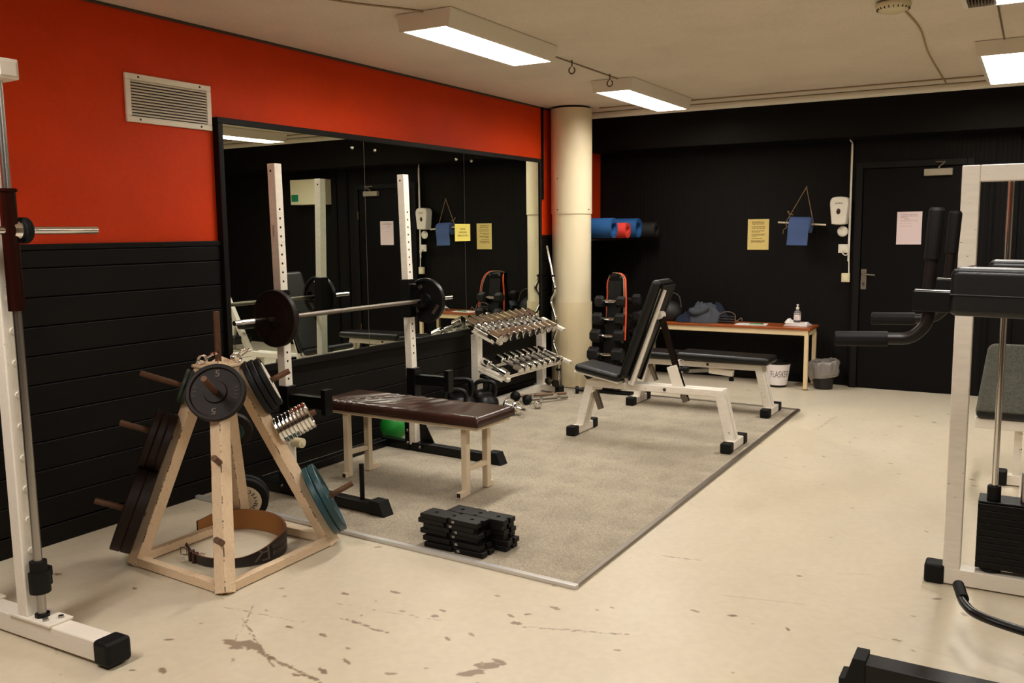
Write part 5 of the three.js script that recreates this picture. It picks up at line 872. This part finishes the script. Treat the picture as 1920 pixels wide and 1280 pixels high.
{
  const o = thing('soap_dispenser', 'white wall dispenser with a dark oval window', 'dispenser', [2.505, 1.54, 0.05]);
  const s = new THREE.Shape(); s.moveTo(-0.058, 0); s.quadraticCurveTo(0, -0.012, 0.058, 0); s.lineTo(0.076, 0.17); s.quadraticCurveTo(0.08, 0.225, 0.05, 0.234); s.quadraticCurveTo(0, 0.244, -0.05, 0.234); s.quadraticCurveTo(-0.08, 0.225, -0.076, 0.17); s.closePath();
  own(o, 'body', new THREE.ExtrudeGeometry(s, { depth: 0.075, bevelEnabled: true, bevelSize: 0.008, bevelThickness: 0.022, bevelSegments: 4, curveSegments: 10 }).translate(0, 0.005, -0.048), M.whitePlastic);
  own(o, 'window', new THREE.SphereGeometry(0.02, 20, 14).scale(0.9, 1.35, 0.3).translate(-0.004, 0.115, 0.05), std(0x2b1714, 0.3));
  own(o, 'brand_print', letters('antibac', 0.014, 0.0006).translate(0, 0.192, 0.0497), std(0x6a5b50, 0.6));
}
{
  const o = thing('wall_disc', 'round white disc fixed to the wall under the dispenser', 'wall plate', [2.528, 1.47, 0.0]);
  own(o, 'cover', lathe([[0, 0.016], [0.03, 0.015], [0.042, 0.011], [0.047, 0]], 40).rotateX(1.5708), M.whitePlastic);
  own(o, 'rim', new THREE.TorusGeometry(0.046, 0.003, 8, 40).translate(0, 0, 0.003), M.whitePlain);
}
{
  const o = thing('wall_socket', 'square white wall socket with a plugged white cable', 'socket', [2.54, 1.31, 0]);
  own(o, 'plate', rbox(-0.043, 0.043, -0.041, 0.041, 0, 0.028, 0.006), M.whitePlastic);
  own(o, 'insert', rod(V(0, 0.005, 0.027), V(0, 0.005, 0.034), 0.028, 28), M.whitePlain);
  own(o, 'plug_cable', pipe([V(0.0, -0.01, 0.034), V(0.0, -0.04, 0.05), V(0.025, -0.062, 0.045), V(0.045, -0.05, 0.03), V(0.05, -0.02, 0.02)], 0.005, 30, 8), M.whitePlastic);
  const s = thing('light_switch', 'small cream switch box below the socket by the door', 'switch', [2.572, 1.038, 0]);
  own(s, 'box', rbox(-0.037, 0.037, -0.042, 0.042, 0, 0.034, 0.005), M.creamPlastic);
  own(s, 'rocker', rbox(-0.022, 0.022, -0.03, 0.026, 0.033, 0.039, 0.003), std(0xe4d8b4, 0.4));
  const c = thing('wall_conduit', 'white cable conduit running down the black wall beside the door', 'conduit', [2.59, 1.0, 0]);
  own(c, 'channel', rbox(-0.009, 0.009, 0.19, 1.27, 0, 0.016, 0.003), M.whitePlain);
  own(c, 'lower_cable', rod(V(0.008, 0.06, 0.008), V(0.004, 0.20, 0.008), 0.006, 10), M.whitePlain);
  own(c, 'bend', pipe([V(0, 1.265, 0.01), V(-0.002, 1.285, 0.012), V(-0.012, 1.295, 0.02), V(-0.018, 1.31, 0.03)], 0.006, 16, 8), M.whitePlain);
}
{ // seen only in the mirror: a pale box on the back wall with a small green sign
  const o = thing('wall_cabinet', 'pale wall box with a small green sign, seen in the mirror', 'box', [4.28, 1.87, 0.1]);
  part(o, 'body', rbox(4.02, 4.55, 1.87, 2.19, 0, 0.2, 0.006), std(0xd8cfae, 0.5));
  part(o, 'green_sign', rbox(4.41, 4.53, 1.91, 2.0, 0.2, 0.203, 0.001), std(0x0f7a4c, 0.5));
}

// ---------- weight-stack machine at the right ----------
{
  const o = thing('stack_machine', 'white framed machine with a black weight stack and chrome guide rods', 'gym machine', [4.15, 0, 4.5]);
  const z = 4.82;
  part(o, 'post', metric(rbox(3.842, 3.908, 0.05, 1.744, z - 0.035, z + 0.035, 0.004)), M.white);
  part(o, 'post', metric(rbox(4.36, 4.426, 0.05, 1.744, z - 0.035, z + 0.035, 0.004)), M.white);
  part(o, 'top_tube', rbox(3.908, 4.36, 1.679, 1.744, z - 0.0345, z + 0.0345, 0.004), M.white);
  part(o, 'base_tube', rbox(3.83, 4.46, 0.006, 0.074, z - 0.036, z + 0.036, 0.004), M.white);
  part(o, 'base_cap', rbox(3.772, 3.85, 0, 0.084, z - 0.045, z + 0.045, 0.012, 3), M.rubber);
  part(o, 'paint_crack', [bar(V(3.842, 1.335, z + 0.0352), V(3.875, 1.34, z + 0.0352), 0.003, 0.0012), bar(V(3.875, 1.34, z + 0.0352), V(3.908, 1.345, z + 0.0352), 0.004, 0.0012)], std(0x2b1d14, 0.8));
  for (const x of [4.017, 4.24]) part(o, 'guide_rod', rod(V(x, 0.06, z - 0.02), V(x, 1.69, z - 0.02), 0.0125, 20), M.chrome);
  for (let k = 0; k < 10; k++) part(o, 'stack_plate', rbox(3.962, 4.295, 0.094 + k * 0.0275, 0.094 + k * 0.0275 + 0.0262, z - 0.11, z + 0.045 - 0.02, 0.003), dim(0x080706, 0.45, 0.5));
  part(o, 'stack_head', rbox(3.962, 4.295, 0.369, 0.378, z - 0.11, z + 0.02, 0.003), M.blackMetal);
  for (const x of [4.017, 4.24]) { part(o, 'rod_bushing', turned([[0.013, 0.376], [0.026, 0.376], [0.026, 0.435], [0.022, 0.44], [0.013, 0.44]], 24).translate(x, 0, z - 0.02), M.rubber); part(o, 'stack_buffer', turned([[0, 0.074], [0.036, 0.074], [0.042, 0.08], [0.042, 0.088], [0.036, 0.094], [0, 0.094]], 28).translate(x, 0, z - 0.02), M.rubber); }
  part(o, 'selector_pin', [rod(V(4.128, 0.38, z - 0.03), V(4.128, 0.50, z - 0.03), 0.016, 18), rod(V(4.128, 0.48, z - 0.03), V(4.128, 1.69, z - 0.03), 0.004, 8)], M.steel);
  // low frame running back under the seat
  part(o, 'floor_tube', rbox(4.10, 4.17, 0.01, 0.07, 3.06, z - 0.03, 0.004), M.white);
}
{
  const o = thing('seat_unit', 'low white seat with a grey cloth pad edged in black', 'gym seat', [4.2, 0, 3.15]);
  part(o, 'foot_tube', rbox(4.02, 4.46, 0.006, 0.066, 3.01, 3.07, 0.004), M.white);
  part(o, 'foot_cap', rbox(3.965, 4.035, 0, 0.088, 2.995, 3.085, 0.012, 3), M.rubber);
  part(o, 'leg', metric(rbox(4.06, 4.10, 0.06, 0.34, 3.02, 3.06, 0.003)), M.white);
  part(o, 'seat_tube', rbox(3.855, 4.45, 0.335, 0.392, 3.06, 3.11, 0.004), M.white);
  part(o, 'side_tube', bar(V(3.868, 0.365, 3.06), V(3.868, 0.365, 2.70), 0.05, 0.03, V(0, 1, 0)), M.white);
  const sh = new THREE.Shape(); sh.moveTo(0.0, 0); sh.lineTo(0.56, 0); sh.lineTo(0.53, 0.345); sh.quadraticCurveTo(0.525, 0.37, 0.50, 0.37); sh.lineTo(0.075, 0.37); sh.quadraticCurveTo(0.05, 0.37, 0.042, 0.345); sh.closePath();
  part(o, 'back_pad', metric(new THREE.ExtrudeGeometry(sh, { depth: 0.03, bevelEnabled: true, bevelSize: 0.015, bevelThickness: 0.018, bevelSegments: 4, curveSegments: 8 }).rotateX(-0.14).translate(3.872, 0.445, 3.09)), M.greyCloth, 'grey cloth pad');
  part(o, 'pad_edge', new RoundedBoxGeometry(0.60, 0.07, 0.095, 3, 0.03).translate(4.158, 0.427, 3.085), M.vinyl, 'black padded edge');
  for (const y of [0.31, 0.22]) part(o, 'bolt', new THREE.SphereGeometry(0.009, 12, 8).translate(4.095, y, 3.062), M.chrome);
}
// ---------- dip and knee-raise tower: padded arms, grips, foot pegs ----------
{
  const o = thing('dip_station', 'black dip station with padded arms, upright grips and curved handles', 'gym machine', [4.45, 0, 5.95]);
  const zc = 5.935;
  part(o, 'base_tube', bar(V(3.70, 0.05, zc - 0.02), V(4.62, 0.05, zc + 0.0), 0.085, 0.09, V(0, 1, 0), 0.004), dim(0x120d0b, 0.45, 0.6));
  const cap = new THREE.ExtrudeGeometry(new THREE.Shape([[-0.075, 0], [0.0, 0], [0.0, 0.105], [-0.035, 0.105], [-0.058, 0.03], [-0.075, 0.028]].map(([a, b]) => new THREE.Vector2(a, b))), { depth: 0.09, bevelEnabled: true, bevelSize: 0.003, bevelThickness: 0.003, bevelSegments: 2 }).translate(3.705, 0.0, zc - 0.062);
  part(o, 'base_cap', cap, M.rubber);
  part(o, 'cross_base', rbox(4.55, 4.64, 0.004, 0.09, zc - 0.42, zc + 0.42, 0.004), M.blackMetal);
  part(o, 'tower_post', rbox(4.55, 4.64, 0.08, 2.15, zc - 0.045, zc + 0.045, 0.004), M.blackMetal);
  part(o, 'back_pad', new RoundedBoxGeometry(0.06, 0.55, 0.28, 3, 0.028).translate(4.50, 1.62, zc), M.vinyl);
  for (const [k, z, dz] of [[0, 6.24, 0.0], [1, 5.61, 0.0]]) {
    const s = k ? -1 : 1;
    part(o, 'arm_tube', bar(V(3.832, 1.302, z), V(4.60, 1.282, z), 0.056, 0.05, V(0, 1, 0), 0.003), dim(0x0a0807, 0.4, 0.6));
    part(o, 'arm_trim', bar(V(3.836, 1.3315, z + 0.012), V(3.94, 1.3285, z + 0.012), 0.004, 0.022, V(0, 1, 0), 0.001), M.steel);
    const px = k ? 4.215 : 4.155;
    part(o, 'arm_pad', [metric(new RoundedBoxGeometry(0.46, 0.128, 0.115, 4, 0.02).rotateZ(-0.02).translate(px, 1.326, z))], M.armVinyl);
    part(o, 'pad_seam', new RoundedBoxGeometry(0.463, 0.006, 0.118, 1, 0.003).rotateZ(-0.02).translate(px, 1.318, z), M.rubber);
    part(o, 'pad_piping', bent([V(px - 0.222, 1.385, z + 0.052), V(px + 0.22, 1.376, z + 0.052)].flatMap((p, i, a) => i ? [p] : [p, p.clone().lerp(a[1], 0.5)]), 0.004, 0.01, 8), M.armVinyl);
    const g = part(o, 'upright_tube', rod(V(3.868, 1.31, z), V(3.879, 1.50, z), 0.0165, 22), dim(0x140e0b, 0.4, 0.6));
    part(g, 'hand_grip', turned([[0, 0], [0.02, 0], [0.0205, 0.003], [0.0205, 0.13], [0.016, 0.138], [0, 0.138]], 28).rotateZ(-0.055).translate(3.8735, 1.415, z), M.gripRubber);
    part(o, 'dip_handle', bent([V(3.875, 1.285, z), V(3.868, 1.235, z), V(3.83, 1.195, z), V(3.64, 1.187, z + s * 0.01)], 0.0165, 0.05, 20), dim(0x140e0b, 0.4, 0.6));
    part(o, 'dip_grip', along(turned([[0, -0.07], [0.019, -0.07], [0.0215, -0.066], [0.0215, 0.066], [0.02, 0.07], [0, 0.07]], 28), V(3.632, 1.187, z + s * 0.01), V(3.772, 1.192, z + s * 0.004)), M.gripRubber);
    // foot peg near the floor
    const zz = zc + s * 0.0;
    const pts = k ? [V(3.935, 0.205, 5.40), V(3.965, 0.185, 5.52), V(4.04, 0.178, 5.60), V(4.30, 0.172, 5.70), V(4.59, 0.17, 5.90)] : [V(3.935, 0.205, 6.47), V(3.965, 0.185, 6.35), V(4.04, 0.178, 6.27), V(4.30, 0.172, 6.17), V(4.59, 0.17, 5.97)];
    part(o, 'step_tube', pipe(pts, 0.0155, 60, 18), dim(0x0c0a09, 0.3, 0.8));
    part(o, 'step_grip', [along(turned([[0, -0.05], [0.016, -0.05], [0.0195, -0.044], [0.0195, 0.05], [0, 0.05]], 26), pts[0].clone().add(V(-0.003, 0.004, s * 0.012)), pts[0].clone().lerp(pts[1], 0.75))], M.gripRubber);
  }
}
// ---------- a white slant-back machine farther right, seen only in the mirror ----------
{
  const z = 1.12, o = thing('slant_machine', 'white slanted machine with black pads, seen low in the mirror', 'gym machine', [4.75, 0, z]);
  part(o, 'base_tube', rbox(4.36, 5.25, 0.004, 0.07, z - 0.035, z + 0.035, 0.004), M.white);
  part(o, 'cross_foot', rbox(4.38, 4.45, 0.004, 0.07, z + 0.036, z + 0.36, 0.004), M.white);
  part(o, 'slant_post', bar(V(4.42, 0.06, z), V(4.93, 0.98, z), 0.07, 0.06, V(1, 0, 0)), M.white);
  part(o, 'brace', bar(V(4.72, 0.05, z), V(4.66, 0.46, z), 0.05, 0.05, V(1, 0, 0)), M.white);
  for (const [x, y] of [[4.52, 0.40], [4.70, 0.20]]) part(o, 'foot_pad', new RoundedBoxGeometry(0.13, 0.11, 0.30, 3, 0.03).translate(x - 0.11, y, z), M.vinyl);
  part(o, 'seat_pad', new RoundedBoxGeometry(0.34, 0.07, 0.28, 3, 0.03).rotateZ(0.3).translate(4.98, 0.72, z), M.vinyl);
}
renderer.render(scene, camera);
